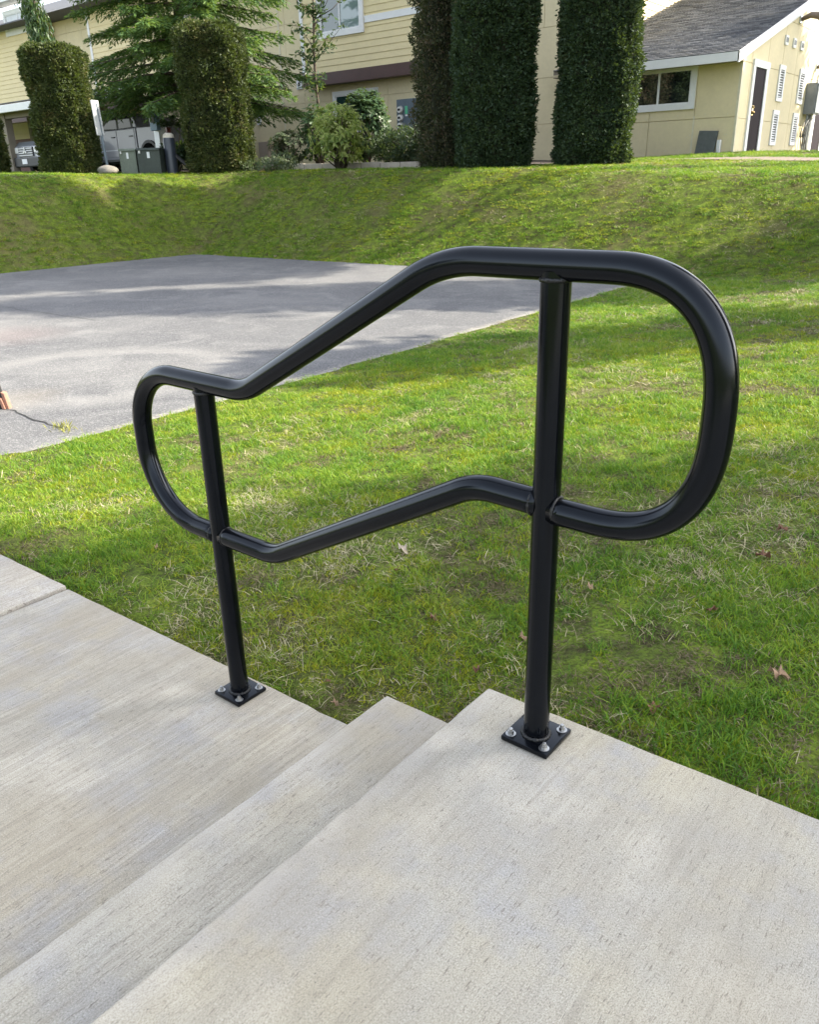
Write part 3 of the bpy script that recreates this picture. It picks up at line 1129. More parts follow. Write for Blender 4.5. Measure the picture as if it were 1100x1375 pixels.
# electrical cabinet on the gable with its conduits and cables
el = thing('electrical_cabinet', 'grey electrical cabinet with conduits on the cream gable wall at the right edge', 'electrical box', (WX0, FY + 6.1, GZ0))
obj('cabinet', MB().box(WX0 + .005, WX0 + .30, FY + 5.55, FY + 6.15, 2.50, 3.30), M['greybox'], el, bevel=.01)
obj('cabinet_lid', MB().box(WX0 + .30, WX0 + .33, FY + 5.57, FY + 6.13, 2.53, 3.27), M['greybox'], el)
obj('meter', MB().lathe((WX0 + .20, FY + 6.32, 2.85), [(.12, 0), (.14, .05), (.14, .30), (.10, .38)], 14), M['greenbox'], el, smooth=True)
for k, yy in enumerate((5.62, 5.80, 5.98, 6.12)):
    b = MB()
    b.tube([(WX0 + .12, FY + yy, 2.52), (WX0 + .10, FY + yy + .02, 1.9), (WX0 + .08, FY + yy + .03 * k, GZ0 - .05)], .028, 8)
    obj('conduit', b, M['white' if k == 3 else 'greybox'], el, smooth=True)
for k in range(3):
    b = MB()
    pts = []
    for i in range(14):
        t = i / 13
        pts.append((WX0 + .10 + .05 * k, FY + 5.75 - .5 * math.sin(t * 3.1) * (1 + .3 * k) + .15 * k, 2.45 - t * 1.05 + (.28 * math.sin(t * math.pi) ** 2 if t > .6 else 0)))
    b.tube(pts, .013, 6)
    obj('cable', b, M['cable'], el, smooth=True)
# loose panel leaning on the front wall and a small white block
pz = float(terrain(-7.3, 20.3))
tag(obj('leaning_panel', MB().obox((-7.30, FY - .14, pz + .26), (.235, 0, -.012), (0, .018, 0), (.012, .07, .285)), M['grey']), 'weathered dark grey board leaning on the cream wall below the window', 'panel')
tag(obj('downpipe_block', MB().box(-7.04, -6.96, FY - .16, FY - .04, pz - .02, pz + .33), M['white'], bevel=.01), 'small white block on the ground beside the leaning grey board', 'block')

# ---- two-storey building behind
apt = thing('apartment_building', 'two storey cream apartment building with brown fascia and white trim behind the trees', 'building', (-22, 24, 1.4))
AX1 = -11.5
fx = lambda px, py, Y: (on_y(px, py, Y)[0], on_y(px, py, Y)[2])
# bays read from the facade: [x0, x1, kind]
xa = fx(405, 60, FY2)[0]         # right end of panel bay / left end of lap bay
xb = fx(119, 45, FY2)[0]
xc = fx(72, 60, FY)[0]
xd = fx(58, 30, FY2)[0]
xm = xb + (xa - xb) * .52        # where the middle lap bay ends behind the spruce
obj('wall', MB().box(-46, AX1 - .03, FY + .03, FY + 11, 1.0, 7.6), M['panel'], apt)
# ground-floor panels
xs_p = list(np.arange(AX1, -46, -1.22))
rows = [1.1, 2.36, 3.50, 4.7]
for i in range(len(xs_p) - 1):
    if xs_p[i] < -40:
        break
    for j in range(3):
        obj('wall_panel', MB().box(xs_p[i + 1] + .006, xs_p[i] - .006, FY - .004, FY + .04, rows[j] + .005, rows[j + 1] - .005), M['panel'], apt)
# tall panels of the stair bays, upper storey
for x0, x1 in ((xc, xb), (xm, xa)):
    n = max(1, int(round((x1 - x0) / 1.22)))
    for k in range(n):
        for z0, z1 in ((4.7, 5.9), (5.9, 7.1), (7.1, 7.6)):
            obj('wall_panel', MB().box(x0 + (x1 - x0) * k / n + .006, x0 + (x1 - x0) * (k + 1) / n - .006, FY - .004, FY + .04, z0 + .005, z1 - .005), M['panel'], apt)
# panel bay seen between the two big hedges
for z0, z1 in ((4.7, 5.9), (5.9, 7.1), (7.1, 7.6)):
    for k in range(2):
        obj('wall_panel', MB().box(-13.4 + 1.33 * k + .006, -13.4 + 1.33 * (k + 1) - .006, FY - .004, FY + .04, z0 + .005, z1 - .005), M['panel'], apt)
# overhanging lap-sided bays
FZ0, FZ1 = 3.93, 4.27
for x0, x1, mm in ((xa, -13.45, 'cream'), (xb, xm, 'cream'), (-45, xd, 'cream')):
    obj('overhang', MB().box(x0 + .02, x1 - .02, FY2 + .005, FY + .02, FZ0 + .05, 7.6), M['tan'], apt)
    lap_boards(apt, x0 + .06, x1 - .06, FZ1, 7.6, FY2, M[mm])
    obj('fascia_board', MB().box(x0, x1, FY2 - .05, FY2 + .004, FZ0, FZ1 - .004), M['brown'], apt)
    obj('soffit', MB().box(x0 + .01, x1 - .01, FY2 + .004, FY, FZ0 + .01, FZ0 + .045), M['soffit'], apt)
    for xx in (x0, x1 - .14):
        obj('corner_board', MB().box(xx, xx + .14, FY2 - .045, FY + .01, FZ1, 7.6), M['white'], apt)
# the return of the left bay, its shade put into the colour, in short boards (faces +x)
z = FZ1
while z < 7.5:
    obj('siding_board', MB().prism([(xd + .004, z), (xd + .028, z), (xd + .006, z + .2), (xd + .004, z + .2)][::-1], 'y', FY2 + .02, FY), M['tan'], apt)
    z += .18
# white belt course
obj('belt_course', MB().box(-16.78 - 1.3, -13.5, FY2 - .05, FY2 - .012, 5.46, 5.64), M['white'], apt)
zl = fx(5, 40, FY2)[1]
obj('belt_course', MB().box(-45, xd - 2.3, FY2 - .05, FY2 - .012, zl - .09, zl + .09), M['white'], apt)
# windows
wx0, wz0 = fx(433, 42, FY2)
wx1, wz1 = fx(485, 37, FY2)
window(apt, FY2 - .02, wx0, wx1, wz1, 6.75, 2, .15, gl=['glass_green', 'glass2'], mull=[fx(457, 20, FY2)[0]], depth=.06)
lx0, lz0 = fx(453, 165, FY)
lx1, lz1 = fx(505, 125, FY)
window(apt, FY, lx0, lx1, 2.62, 3.62, 2, .12, gl='glass_green')
qx0, qz0 = fx(12, 44, FY2)
qx1, qz1 = fx(40, 14, FY2)
window(apt, FY2 - .02, qx0, qx1, qz0 - .02, qz1 + .02, 2, .16, gl='blind', depth=.06)
# eave with gutter over the left bay
ex, ez = fx(10, 4, FY2 - .5)
obj('eave', MB().box(-45, xd + .55, FY2 - .55, FY2 + .1, ez + .06, ez + .26), M['white'], apt)
obj('roof', MB().prism([(FY2 - .8, 7.62), (FY + 5.6, 10.2), (FY + 11.5, 7.62)], 'x', -46, AX1 + .3), M['shingle'], apt)
# end wall boards of the upper storey (faces +x), seen above the wing roof
z = 4.2
while z < 7.6:
    obj('siding_board', MB().prism([(AX1 + .004, z), (AX1 + .03, z), (AX1 + .010, z + .23), (AX1 + .004, z + .23)][::-1], 'y', FY + .04, FY + 10.9), M['cream'], apt)
    z += .21
obj('end_wall', MB().box(AX1 - .06, AX1 + .002, FY + .04, FY + 10.95, 3.6, 7.6), M['cream'], apt)
# round cover plates on the panel bay
for (a, b_, s) in ((349, 163, .10), (403, 113, .13)):
    x, z = fx(a, b_, FY)
    c = obj('outlet_cover', MB().box(x - s, x + s, FY - .05, FY - .006, z - s * 1.3, z + s * 1.3), M['white'], apt)
    obj('outlet', MB().box(x - s * .35, x + s * .35, FY - .06, FY - .049, z - s * .6, z + s * .3), M['black_plastic'], c)
x, z = fx(357, 196, FY)
tag(obj('utility_cover', MB().box(x - .22, x + .28, FY - .16, FY - .02, z - .55, z + .12), plain('pinkish_grey_box', (.36, .29, .235), .7, .1, 6), bevel=.01), 'low tan utility cover box against the cream wall right of the tall hedge', 'utility box')
# panel-joint battens of the stair bay
xbt = fx(382, 150, FY)[0]
obj('batten', MB().box(xbt - .03, xbt + .03, FY - .016, FY - .002, 1.5, 7.4), M['caulk'], apt)

# electric meter bank under the overhang
mb0, mbt = fx(540, 160, FY)[0], fx(540, 135, FY)[1]
mb1 = fx(564, 160, FY)[0]
meter = thing('meter_bank', 'blue grey electric meter bank with four round meters on the wall under the overhang', 'meter bank', ((mb0 + mb1) / 2, FY, 1.9))
obj('cabinet', MB().box(mb0, mb1 - .06, FY - .26, FY - .006, 2.05, mbt), M['bluegrey'], meter, bevel=.012)
obj('side_trough', MB().box(mb1 - .06, mb1 + .04, FY - .20, FY - .006, 2.05, mbt), M['bluegrey'], meter, bevel=.01)
for k in range(4):
    zc = mbt - .29 - .225 * k
    b = MB()
    xc_ = mb0 + .17
    seg = 16
    ring = [(xc_ + .085 * math.cos(2 * math.pi * i / seg), zc + .085 * math.sin(2 * math.pi * i / seg)) for i in range(seg)]
    b.prism(ring, 'y', FY - .36, FY - .255)
    mt = obj('meter', b, M['lamp'], meter)
    ring2 = [(xc_ + .11 * math.cos(2 * math.pi * i / seg), zc + .11 * math.sin(2 * math.pi * i / seg)) for i in range(seg)]
    obj('ring', MB().prism(ring2, 'y', FY - .285, FY - .258), M['zinc2'], mt)
    obj('dial', MB().box(xc_ - .05, xc_ + .05, FY - .368, FY - .361, zc - .03, zc + .03), M['black_plastic'], mt)
obj('sticker', MB().box(mb0 + .34, mb0 + .44, FY - .268, FY - .262, mbt - .42, mbt - .20), M['green_sticker'], meter)
obj('sticker', MB().box(mb0 + .345, mb0 + .435, FY - .268, FY - .262, mbt - .48, mbt - .43), M['white'], meter)
for xx in (.28, .46):
    obj('latch', MB().box(mb0 + xx, mb0 + xx + .03, FY - .275, FY - .262, mbt - .77, mbt - .66), M['zinc2'], meter)


# ================================================================== FOLIAGE
def leaf_quads(C_, D_, N_, L, W, curl=.0, tri=False):
    """kite-shaped leaves: centres C_, direction D_, face normal hint N_, length L and width W arrays"""
    D_ = D_ / (np.linalg.norm(D_, axis=1, keepdims=True) + 1e-9)
    S = np.cross(D_, N_)
    S /= (np.linalg.norm(S, axis=1, keepdims=True) + 1e-9)
    L = np.asarray(L).reshape(-1, 1)
    W = np.asarray(W).reshape(-1, 1)
    nn = np.cross(S, D_)
    a = C_
    b = C_ + D_ * L * .5 + S * W * .5 + nn * curl * L
    c = C_ + D_ * L
    d = C_ + D_ * L * .5 - S * W * .5 + nn * curl * L
    V_ = np.stack([a, b, c, d], 1).reshape(-1, 3)
    n = len(C_)
    Q_ = np.arange(4 * n).reshape(n, 4)
    return V_, Q_


def unit(a):
    return a / (np.linalg.norm(a, axis=-1, keepdims=True) + 1e-9)


def join(parts):
    Vs, Qs, o = [], [], 0
    for v, q in parts:
        Vs.append(v)
        Qs.append(q + o)
        o += len(v)
    return np.concatenate(Vs), np.concatenate(Qs)


def hedge_column(label, c, w, d, h, yaw, m, nspray, seed, shag=.06, taper=.06, topflat=True, group='clipped evergreen columns along the bank top', bumps=.09, leafL=.062, name='hedge_column', zbase=0.0):
    """upright clipped evergreen: a rounded-square column of small fan sprays over a dark core"""
    rg = np.random.default_rng(seed)
    z0 = float(terrain(c[0], c[1])) - .05
    zg = z0
    root = thing(name, label, 'hedge' if name == 'hedge_column' else 'tree', (c[0], c[1], z0), group)
    z0 += zbase
    h -= zbase
    ca, sa = math.cos(yaw), math.sin(yaw)

    def surf(u, t, k=1.0):
        """u around (0..1), t height (0..1)"""
        a = 2 * np.pi * u
        pw = .62
        x = np.sign(np.cos(a)) * np.abs(np.cos(a)) ** pw
        y = np.sign(np.sin(a)) * np.abs(np.sin(a)) ** pw
        prof = 1 - taper * np.abs(t - .55) * 1.4 - .10 * (t < .06) * (1 - t / .06)
        prof = prof * np.where(t > .93, 1 - .22 * ((t - .93) / .07) ** 2, 1)
        lump = bumps * 2 * (fbm(u * 9 + seed, t * h * 1.3, 1.0, seed % 7) - .5) + bumps * 1.6 * (vnoise(u * 26 + seed, t * h * 4.0, 1.0, 2) - .5)
        X = x * (w / 2 * prof * k + lump)
        Y = y * (d / 2 * prof * k + lump)
        return np.stack([c[0] + ca * X - sa * Y, c[1] + sa * X + ca * Y, z0 + t * h], -1)
    nu, nt = 40, 30
    U_, T_ = np.meshgrid(np.arange(nu) / nu, np.linspace(0, .985, nt))
    P = surf(U_, T_, .93)
    V_ = P.reshape(-1, 3)
    q = []
    for j in range(nt - 1):
        for i in range(nu):
            q.append((j * nu + i, j * nu + (i + 1) % nu, (j + 1) * nu + (i + 1) % nu, (j + 1) * nu + i))
    V_ = np.vstack([V_, [[c[0], c[1], z0 + .985 * h]]])
    for i in range(nu):
        q.append(((nt - 1) * nu + i, (nt - 1) * nu + (i + 1) % nu, len(V_) - 1, len(V_) - 1))
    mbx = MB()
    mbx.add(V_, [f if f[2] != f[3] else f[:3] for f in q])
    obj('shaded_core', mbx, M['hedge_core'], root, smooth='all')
    # sprays on the sides and top, spread evenly along the girth
    ut = np.linspace(0, 1, 721)
    gx_ = np.sign(np.cos(2 * np.pi * ut)) * np.abs(np.cos(2 * np.pi * ut)) ** .62 * w
    gy_ = np.sign(np.sin(2 * np.pi * ut)) * np.abs(np.sin(2 * np.pi * ut)) ** .62 * d
    sl = np.concatenate([[0], np.cumsum(np.hypot(np.diff(gx_), np.diff(gy_)))])
    u = np.interp(rg.random(nspray) * sl[-1], sl, ut)
    t = np.sqrt(rg.random(nspray)) * .0 + rg.random(nspray)
    Pc = surf(u, t, 1.0)
    ntop = int(nspray * .14)
    rad = np.sqrt(rg.random(ntop)) * .97
    Pt = surf(rg.random(ntop), np.full(ntop, .985), 1.0)
    ctr = np.array([c[0], c[1], z0 + .985 * h])
    Pt = ctr + (Pt - ctr) * rad[:, None]
    Pt[:, 2] += .03 * rg.standard_normal(ntop)
    out = unit((Pc - np.array([c[0], c[1], 0])) * np.array([1, 1, 0]))
    outt = unit(np.stack([rg.standard_normal(ntop) * .5, rg.standard_normal(ntop) * .5, np.ones(ntop)], 1))
    Pc = np.vstack([Pc, Pt])
    out = np.vstack([out, outt])
    n = len(Pc)
    Pc = Pc + out * (rg.random((n, 1)) ** 1.5 * shag - .05)
    parts = []
    up = np.array([0, 0, 1.0])
    for k in range(5):
        dr = unit(out * (.55 + .5 * rg.random((n, 1))) + up * (.55 * rg.random((n, 1)) - .12) + rg.standard_normal((n, 3)) * .55)
        nh = unit(out * .9 + rg.standard_normal((n, 3)) * .7)
        L = leafL * (.6 + .8 * rg.random(n))
        parts.append(leaf_quads(Pc + rg.standard_normal((n, 3)) * .02, dr, nh, L, L * (.34 + .22 * rg.random(n))))
    Vv, Qq = join(parts)
    obj('foliage', (Vv, Qq), m, root)
    b = MB()
    for k in range(3):
        a = k * 2.1
        b.tube([(c[0] + .15 * math.cos(a), c[1] + .15 * math.sin(a), zg - .1), (c[0] + .22 * math.cos(a), c[1] + .22 * math.sin(a), z0 + .5), (c[0] + .3 * math.cos(a), c[1] + .3 * math.sin(a), z0 + h * .7)], [.09, .07, .03], 7)
    obj('trunk', b, M['bark'], root, smooth='all')
    return root


vyaw = math.atan2(CR[1], CR[0])
p = on_u(98, 232, 22.0)
hedge_column('short clipped dark green hedge column, leftmost of the whole ones', p[:2], 1.30, 1.4, 2.82, vyaw, M['hedge'], 15000, 5)
p = on_u(299, 226, 22.4)
hedge_column('broad clipped hedge column in front of the spruce with brownish top', p[:2], 1.50, 1.6, 3.28, vyaw, M['hedge'], 17000, 6, shag=.10)
p = on_u(-22, 232, 22.5)
hedge_column('hedge column cut off by the left picture edge', p[:2], 1.10, 1.2, 1.45, vyaw, M['hedge'], 6000, 7)
p = on_u(662, 220, 19.0)
hedge_column('tallest and widest dark hedge column between the meter bank and the bare wall gap', p[:2], 1.56, 1.7, 5.3, vyaw, M['hedge_dark'], 26000, 8, shag=.11, taper=.12)
p = on_u(795, 218, 18.4)
hedge_column('dark hedge column beside the house window, rightmost of all', p[:2], 1.40, 1.5, 5.2, vyaw, M['hedge_dark'], 24000, 9, shag=.11)
p = on_u(604, 217, 20.3)
hedge_column('shaggy browning hedge column half hidden behind the widest one', p[:2], 1.10, 1.2, 5.3, vyaw, M['hedge_brown'], 13000, 10, shag=.24, bumps=.15)


# ---- drooping spruce
def spruce(label, c, h, rad, zlow, seed, nb=64, m='spruce', name='spruce_tree', cat='tree', group=None, nlen=.10, dens=1.0, ntw=16):
    rg = np.random.default_rng(seed)
    z0 = float(terrain(c[0], c[1])) - .1
    root = thing(name, label, cat, (c[0], c[1], z0), group)
    b = MB()
    b.tube([(c[0], c[1], z0), (c[0] + .03, c[1], z0 + h * .4), (c[0], c[1], z0 + h)], [.17 * h / 9, .11 * h / 9, .02], 10)
    obj('trunk', b, M['bark'], root, smooth='all')
    bm_ = MB()
    C_, D_, N_, L_ = [], [], [], []
    for k in range(nb):
        f = (k + rg.random() * .6) / nb
        zb = z0 + zlow + (h - zlow - .2) * f ** 1.05
        a = k * 2.39996 + rg.normal() * .25
        rl = rad * (1 - (zb - z0 - zlow * .5) / (h - zlow * .5)) ** .75 * (.75 + .4 * rg.random()) + .12
        dirv = np.array([math.cos(a), math.sin(a), 0])
        pts = []
        for i in range(9):
            t = i / 8
            pts.append(np.array([c[0], c[1], zb]) + dirv * rl * t + np.array([0, 0, rl * (.10 * t - .34 * t * t + .12 * t ** 4)]))
        bm_.tube(pts, [.030 * (1 - .85 * i / 8) * (.5 + rl / 3) for i in range(9)], 5)
        side = np.array([-dirv[1], dirv[0], 0])
        nt = max(5, int(ntw * rl / 2.2 * dens))
        for j in range(nt * 2):
            t = .18 + .82 * (j // 2 + rg.random()) / nt
            t = min(t, 1)
            i0 = min(7, int(t * 8))
            pb = pts[i0] + (pts[i0 + 1] - pts[i0]) * (t * 8 - i0)
            sgn = 1 if j % 2 else -1
            tl = rl * .34 * (1.08 - t) + .16 + .1 * rg.random()
            td = unit(dirv * (.8 + .3 * rg.random()) + side * sgn * (.75 * (1.05 - t) + .15) + np.array([0, 0, -.18 - .35 * rg.random()]))
            nn = max(6, int(tl / .022))
            s = (np.arange(nn) + rg.random(nn)) / nn
            cc = pb + td * (s * tl)[:, None] + np.array([0, 0, -1.0]) * ((s ** 2) * tl * .22)[:, None]
            C_.append(cc)
            sg = np.where(rg.random(nn) < .5, 1, -1)
            sd_ = np.cross(td, [0, 0, 1.0])
            D_.append(td * .75 + sd_ * (sg * (.5 + .4 * rg.random(nn)))[:, None] + np.array([0, 0, 1]) * (rg.normal(0, .30, nn) - .1)[:, None])
            N_.append(np.tile([0, 0, 1.0], (nn, 1)) + rg.normal(0, .45, (nn, 3)))
            L_.append(nlen * (.6 + .7 * rg.random(nn)))
    C_, D_, N_, L_ = np.concatenate(C_), np.concatenate(D_), np.concatenate(N_), np.concatenate(L_)
    obj('branches', bm_, M['bark'], root, smooth='all')
    obj('needles', leaf_quads(C_, D_, N_, L_, L_ * .24), M[m], root)
    return root


p = on_u(262, 225, 25.6)
spruce('large drooping green spruce behind the broad hedge column', p[:2], 10.8, 3.6, 1.9, 21, nb=130, nlen=.15, ntw=20)
p = on_u(48, 225, 22.8)
# weeping leader that hangs over the left hedge
wz = float(terrain(p[0], p[1]))
wp = thing('weeping_conifer', 'narrow weeping conifer drooping above the leftmost whole hedge column', 'tree', (p[0], p[1], wz))
b = MB()
top = on_u(40, -30, 22.8)
b.tube([(p[0] + .5, p[1] + .5, wz), (p[0] + .45, p[1] + .5, wz + 3.0), (top[0], top[1], top[2] + .4)], [.10, .08, .03], 8)
obj('trunk', b, M['bark'], wp, smooth='all')
rg = np.random.default_rng(4)
Cs, Ds, Ns, Ls = [], [], [], []
for k in range(34):
    st = on_u(36 + rg.normal() * 5, -25 + rg.random() * 40, 22.8 + rg.normal() * .15)
    ln = 1.2 + .8 * rg.random()
    nn = 90
    s = rg.random(nn)
    drift = np.array([.30, .25, 0]) * (.5 + rg.random() * .6)
    cc = st + np.stack([drift[0] * s + rg.normal(0, .05, nn), drift[1] * s + rg.normal(0, .05, nn), -ln * s], 1)
    Cs.append(cc)
    Ds.append(np.stack([rg.normal(0, .35, nn), rg.normal(0, .35, nn), -1 + rg.normal(0, .3, nn)], 1))
    Ns.append(rg.normal(0, 1, (nn, 3)))
    Ls.append(.10 + .06 * rg.random(nn))
Cs, Ds, Ns, Ls = map(np.concatenate, (Cs, Ds, Ns, Ls))
obj('needles', leaf_quads(Cs, Ds, Ns, Ls, Ls * .3), M['dark_leaf'], wp)


# ---- broad-leaved shrubs and the slender tree
def leafy(name, label, cat, c, h, rx, ry, nstem, ncl, m, seed, leaf=(.11, .045), droop=.5, zc=.62, group=None, stemr=.02, fill=.55, top=.5, whorl=7):
    rg = np.random.default_rng(seed)
    z0 = float(terrain(c[0], c[1])) - .03
    root = thing(name, label, cat, (c[0], c[1], z0), group)
    b = MB()
    tips = []
    k = 0
    while len(tips) < ncl:
        v = rg.standard_normal(3)
        v /= np.linalg.norm(v)
        rr_ = fill + (1 - fill) * rg.random()
        q = np.array([c[0] + v[0] * rx * rr_, c[1] + v[1] * ry * rr_, z0 + h * zc + v[2] * h * (1 - zc) * rr_ * (1 if v[2] > 0 else zc / (1 - zc) * .85)])
        if q[2] < z0 + .06:
            continue
        if fbm(q[0] * 1.7 + seed, q[2] * 1.7, 1.0, seed % 5) < .34:
            continue
        tips.append(q)
    tips = np.array(tips)
    for i in range(nstem):
        q = tips[i % len(tips)]
        a = rg.random() * 6.28
        base = np.array([c[0] + .10 * rx * math.cos(a), c[1] + .10 * ry * math.sin(a), z0 - .03])
        mid_ = base + (q - base) * .5 + np.array([0, 0, .12 * h]) * rg.random() + rg.normal(0, .03, 3)
        b.tube([base, mid_, q], [stemr, stemr * .7, stemr * .3], 5)
    obj('stems', b, M['twig'], root, smooth='all')
    n = len(tips)
    parts = []
    outw = unit(tips - np.array([c[0], c[1], z0 + h * .35]))
    for k in range(whorl):
        a = 2 * np.pi * k / whorl + rg.random(n) * 1.0
        ref = np.tile([0, 0, 1.0], (n, 1))
        s1 = unit(np.cross(outw + rg.normal(0, .2, (n, 3)), ref) + 1e-6)
        s2 = unit(np.cross(outw, s1))
        dr = s1 * np.cos(a)[:, None] + s2 * np.sin(a)[:, None] + outw * top * rg.random((n, 1)) + np.array([0, 0, -droop]) * rg.random((n, 1))
        L = leaf[0] * (.65 + .6 * rg.random(n))
        parts.append(leaf_quads(tips + rg.normal(0, .015, (n, 3)), dr, outw + rg.normal(0, .25, (n, 3)), L, L * leaf[1] / leaf[0] * (.8 + .4 * rg.random(n)), -.12))
    obj('leaves', join(parts), m, root)
    return root


p = on_u(458, 222, 20.6)
leafy('rhododendron', 'bright sunlit rhododendron with drooping pale green leaves', 'shrub', p[:2], 1.52, .74, .72, 40, 400, M['rhodie'], 31, (.14, .042), 1.35, .55, stemr=.022, whorl=8, fill=.25)
p = on_u(432, 215, 22.6)
tr = thing('slender_tree', 'slender young tree with sparse dark leaves in front of the upper window', 'tree', (p[0], p[1], float(terrain(p[0], p[1]))))
rg = np.random.default_rng(41)
b = MB()
tz = float(terrain(p[0], p[1]))
stem_pts = [np.array([p[0], p[1], tz - .1]) + np.array([.05 * math.sin(i * .9), .04 * math.cos(i), .56 * i]) for i in range(11)]
b.tube(stem_pts, [.045 - .0035 * i for i in range(11)], 7)
tips = []
for k in range(46):
    i = 3 + int(k * 7 / 46)
    f = rg.random()
    st = stem_pts[i] + (stem_pts[i + 1 if i < 10 else 10] - stem_pts[i]) * f
    a = rg.random() * 6.28
    ln = (.35 + .75 * rg.random()) * (1.0 if i < 8 else .75)
    en = st + np.array([math.cos(a) * ln * .75, math.sin(a) * ln * .75, ln * (.25 + .6 * rg.random())])
    b.tube([st, (st + en) / 2 + rg.normal(0, .04, 3), en], [.014, .010, .005], 4)
    for j in range(4):
        tips.append(st + (en - st) * (.35 + .65 * (j + rg.random()) / 4) + rg.normal(0, .06, 3))
obj('trunk', b, M['bark'], tr, smooth='all')
tips = np.array(tips)
parts = []
for k in range(6):
    n = len(tips)
    dr = rg.normal(0, 1, (n, 3)) * np.array([1, 1, .6]) + np.array([0, 0, -.35])
    L = .15 * (.6 + .7 * rg.random(n))
    parts.append(leaf_quads(tips + rg.normal(0, .05, (n, 3)), dr, rg.normal(0, .6, (n, 3)) + np.array([0, 0, 1.0]), L, L * .42, -.1))
obj('leaves', join(parts), M['dark_leaf'], tr)
p = on_u(492, 212, 23.3)
leafy('dark_shrub', 'tall dark green shrub covering the ground floor window behind the rhododendron', 'shrub', p[:2], 1.95, .7, .55, 24, 420, M['dark_leaf'], 33, (.15, .06), .5, .58)
p = on_u(428, 212, 22.2)
leafy('dark_shrub', 'thin dark shrub at the foot of the slender tree left of the rhododendron', 'shrub', p[:2], 1.55, .5, .45, 16, 150, M['dark_leaf'], 34, (.15, .06), .5, .6)
p = on_u(548, 214, 21.8)
leafy('low_shrub', 'low dark spreading shrub under the meter bank', 'shrub', p[:2], .95, 1.25, .7, 40, 900, M['lowshrub'], 35, (.11, .028), .1, .5, top=1.2)
p = on_u(388, 216, 22.0)
leafy('low_shrub', 'small dusty green shrub on the bare bed beside the tan cover box', 'shrub', p[:2], .95, .50, .5, 14, 130, M['greyleaf'], 36, (.11, .05), .3, .6)
p = on_u(362, 222, 21.4)
leafy('ground_shrub', 'low scrubby brown green plants along the bed at the hedge foot', 'shrub', p[:2], .35, .95, .5, 30, 220, M['greyleaf'], 37, (.08, .03), .3, .5)
p = on_u(250, 205, 23.0)
leafy('dark_shrub', 'dark ivy-like shrub by the pipe bollard and carport post', 'shrub', (p[0] - .35, p[1] - .1), 1.5, .42, .4, 14, 240, M['dark_leaf'], 38, (.10, .055), .4, .55)

# bed edging stones
edge = thing('bed_edging', 'row of low concrete edging stones along the front of the planting bed', 'edging', (-14, 14, 1.35))
a, c = EA, EC
ns = 9
for k in range(ns):
    q0 = a + (c - a) * k / ns
    q1 = a + (c - a) * (k + .985) / ns
    dv = unit(q1 - q0)
    sv = np.array([-dv[1], dv[0], 0])
    zz = float(terrain((q0[0] + q1[0]) / 2, (q0[1] + q1[1]) / 2)) + .055
    mid = (q0 + q1) / 2
    obj('edging_stone', MB().obox((mid[0], mid[1], zz + random.uniform(-.008, .008)), dv * np.array([1, 1, 0]) * np.linalg.norm(q1 - q0) / 2, sv * .07, (0, 0, .085)), M['curb'], edge, bevel=.012)

# ================================================================== LEFT BACKGROUND: carport, vehicles, boxes
LOTZ = 1.46
cp = thing('carport', 'open carport with dark shingled roof, white gutter and grey posts at the left', 'carport', (-28, 14, LOTZ))
cpy0, cpy1 = 14.4, 18.6
cx1 = on_y(216, 150, 15.6)[0] + .35
zf = 3.62
obj('roof_deck', MB().prism([(cpy0, zf), (cpy1, zf + .75), (cpy1, zf + .87), (cpy0, zf + .12)], 'x', -40, cx1), M['soffit'], cp)
sh = MB()
yy = cpy0 - .04
row = 0
while yy < cpy1 - .1:
    x = -40 + (.2 if row % 2 else 0)
    while x < cx1 - .02:
        y1 = yy + .24
        zz0 = zf + .125 + .134 * (yy - cpy0)
        zz1 = zf + .125 + .134 * (y1 - cpy0)
        w = min(.4, cx1 + .02 - x)
        sh.add([(x + .005, yy, zz0 + .022), (x + w - .005, yy, zz0 + .022), (x + w - .005, y1, zz1 + .004), (x + .005, y1, zz1 + .004), (x + .005, yy, zz0), (x + w - .005, yy, zz0)], [(0, 1, 2, 3), (4, 5, 1, 0)])
        x += .4
    yy += .22
    row += 1
obj('shingles', sh, M['shingle'], cp, kind='stuff')
obj('gutter', MB().box(-40, cx1 + .04, cpy0 - .14, cpy0 - .02, zf - .16, zf + .07), M['white'], cp, bevel=.015)
obj('beam', MB().box(-40, cx1 - .05, cpy0 + .25, cpy0 + .45, zf - .30, zf - .01), M['soffit'], cp)
obj('end_fascia', MB().prism([(cpy0 - .02, zf - .14), (cpy1, zf + .61), (cpy1, zf + .89), (cpy0 - .02, zf + .14)], 'x', cx1 + .001, cx1 + .04), M['white'], cp)
for px0 in (216, 14):
    yp = 15.6 if px0 > 100 else cpy0 + .35
    q = on_y(px0, 190, yp)
    po = obj('post', MB().box(q[0] - .13, q[0] + .13, yp - .13, yp + .13, LOTZ - .05, zf - .02), M['sign' if px0 > 100 else 'soffit'], cp, bevel=.01)
    q2 = on_y(px0, 190, cpy1 - .3)
for x in (-24.6, -29.5, -35):
    obj('post', MB().box(x - .1, x + .1, cpy1 - .5, cpy1 - .3, LOTZ - .05, zf + .7), M['soffit'], cp)
# low wall behind the cars: siding over a red-brown base
bwx = on_y(222, 170, cpy1 - .1)[0]
obj('back_wall', MB().box(-40, bwx, cpy1 - .22, cpy1 - .1, LOTZ, LOTZ + 1.55), M['redbrown'], cp)
z = LOTZ + 1.55
for k in range(3):
    obj('siding_board', MB().prism([(cpy1 - .26, z), (cpy1 - .23, z + .2), (cpy1 - .1, z + .2), (cpy1 - .1, z)], 'x', -40, bwx), M['cream'], cp)
    z += .2


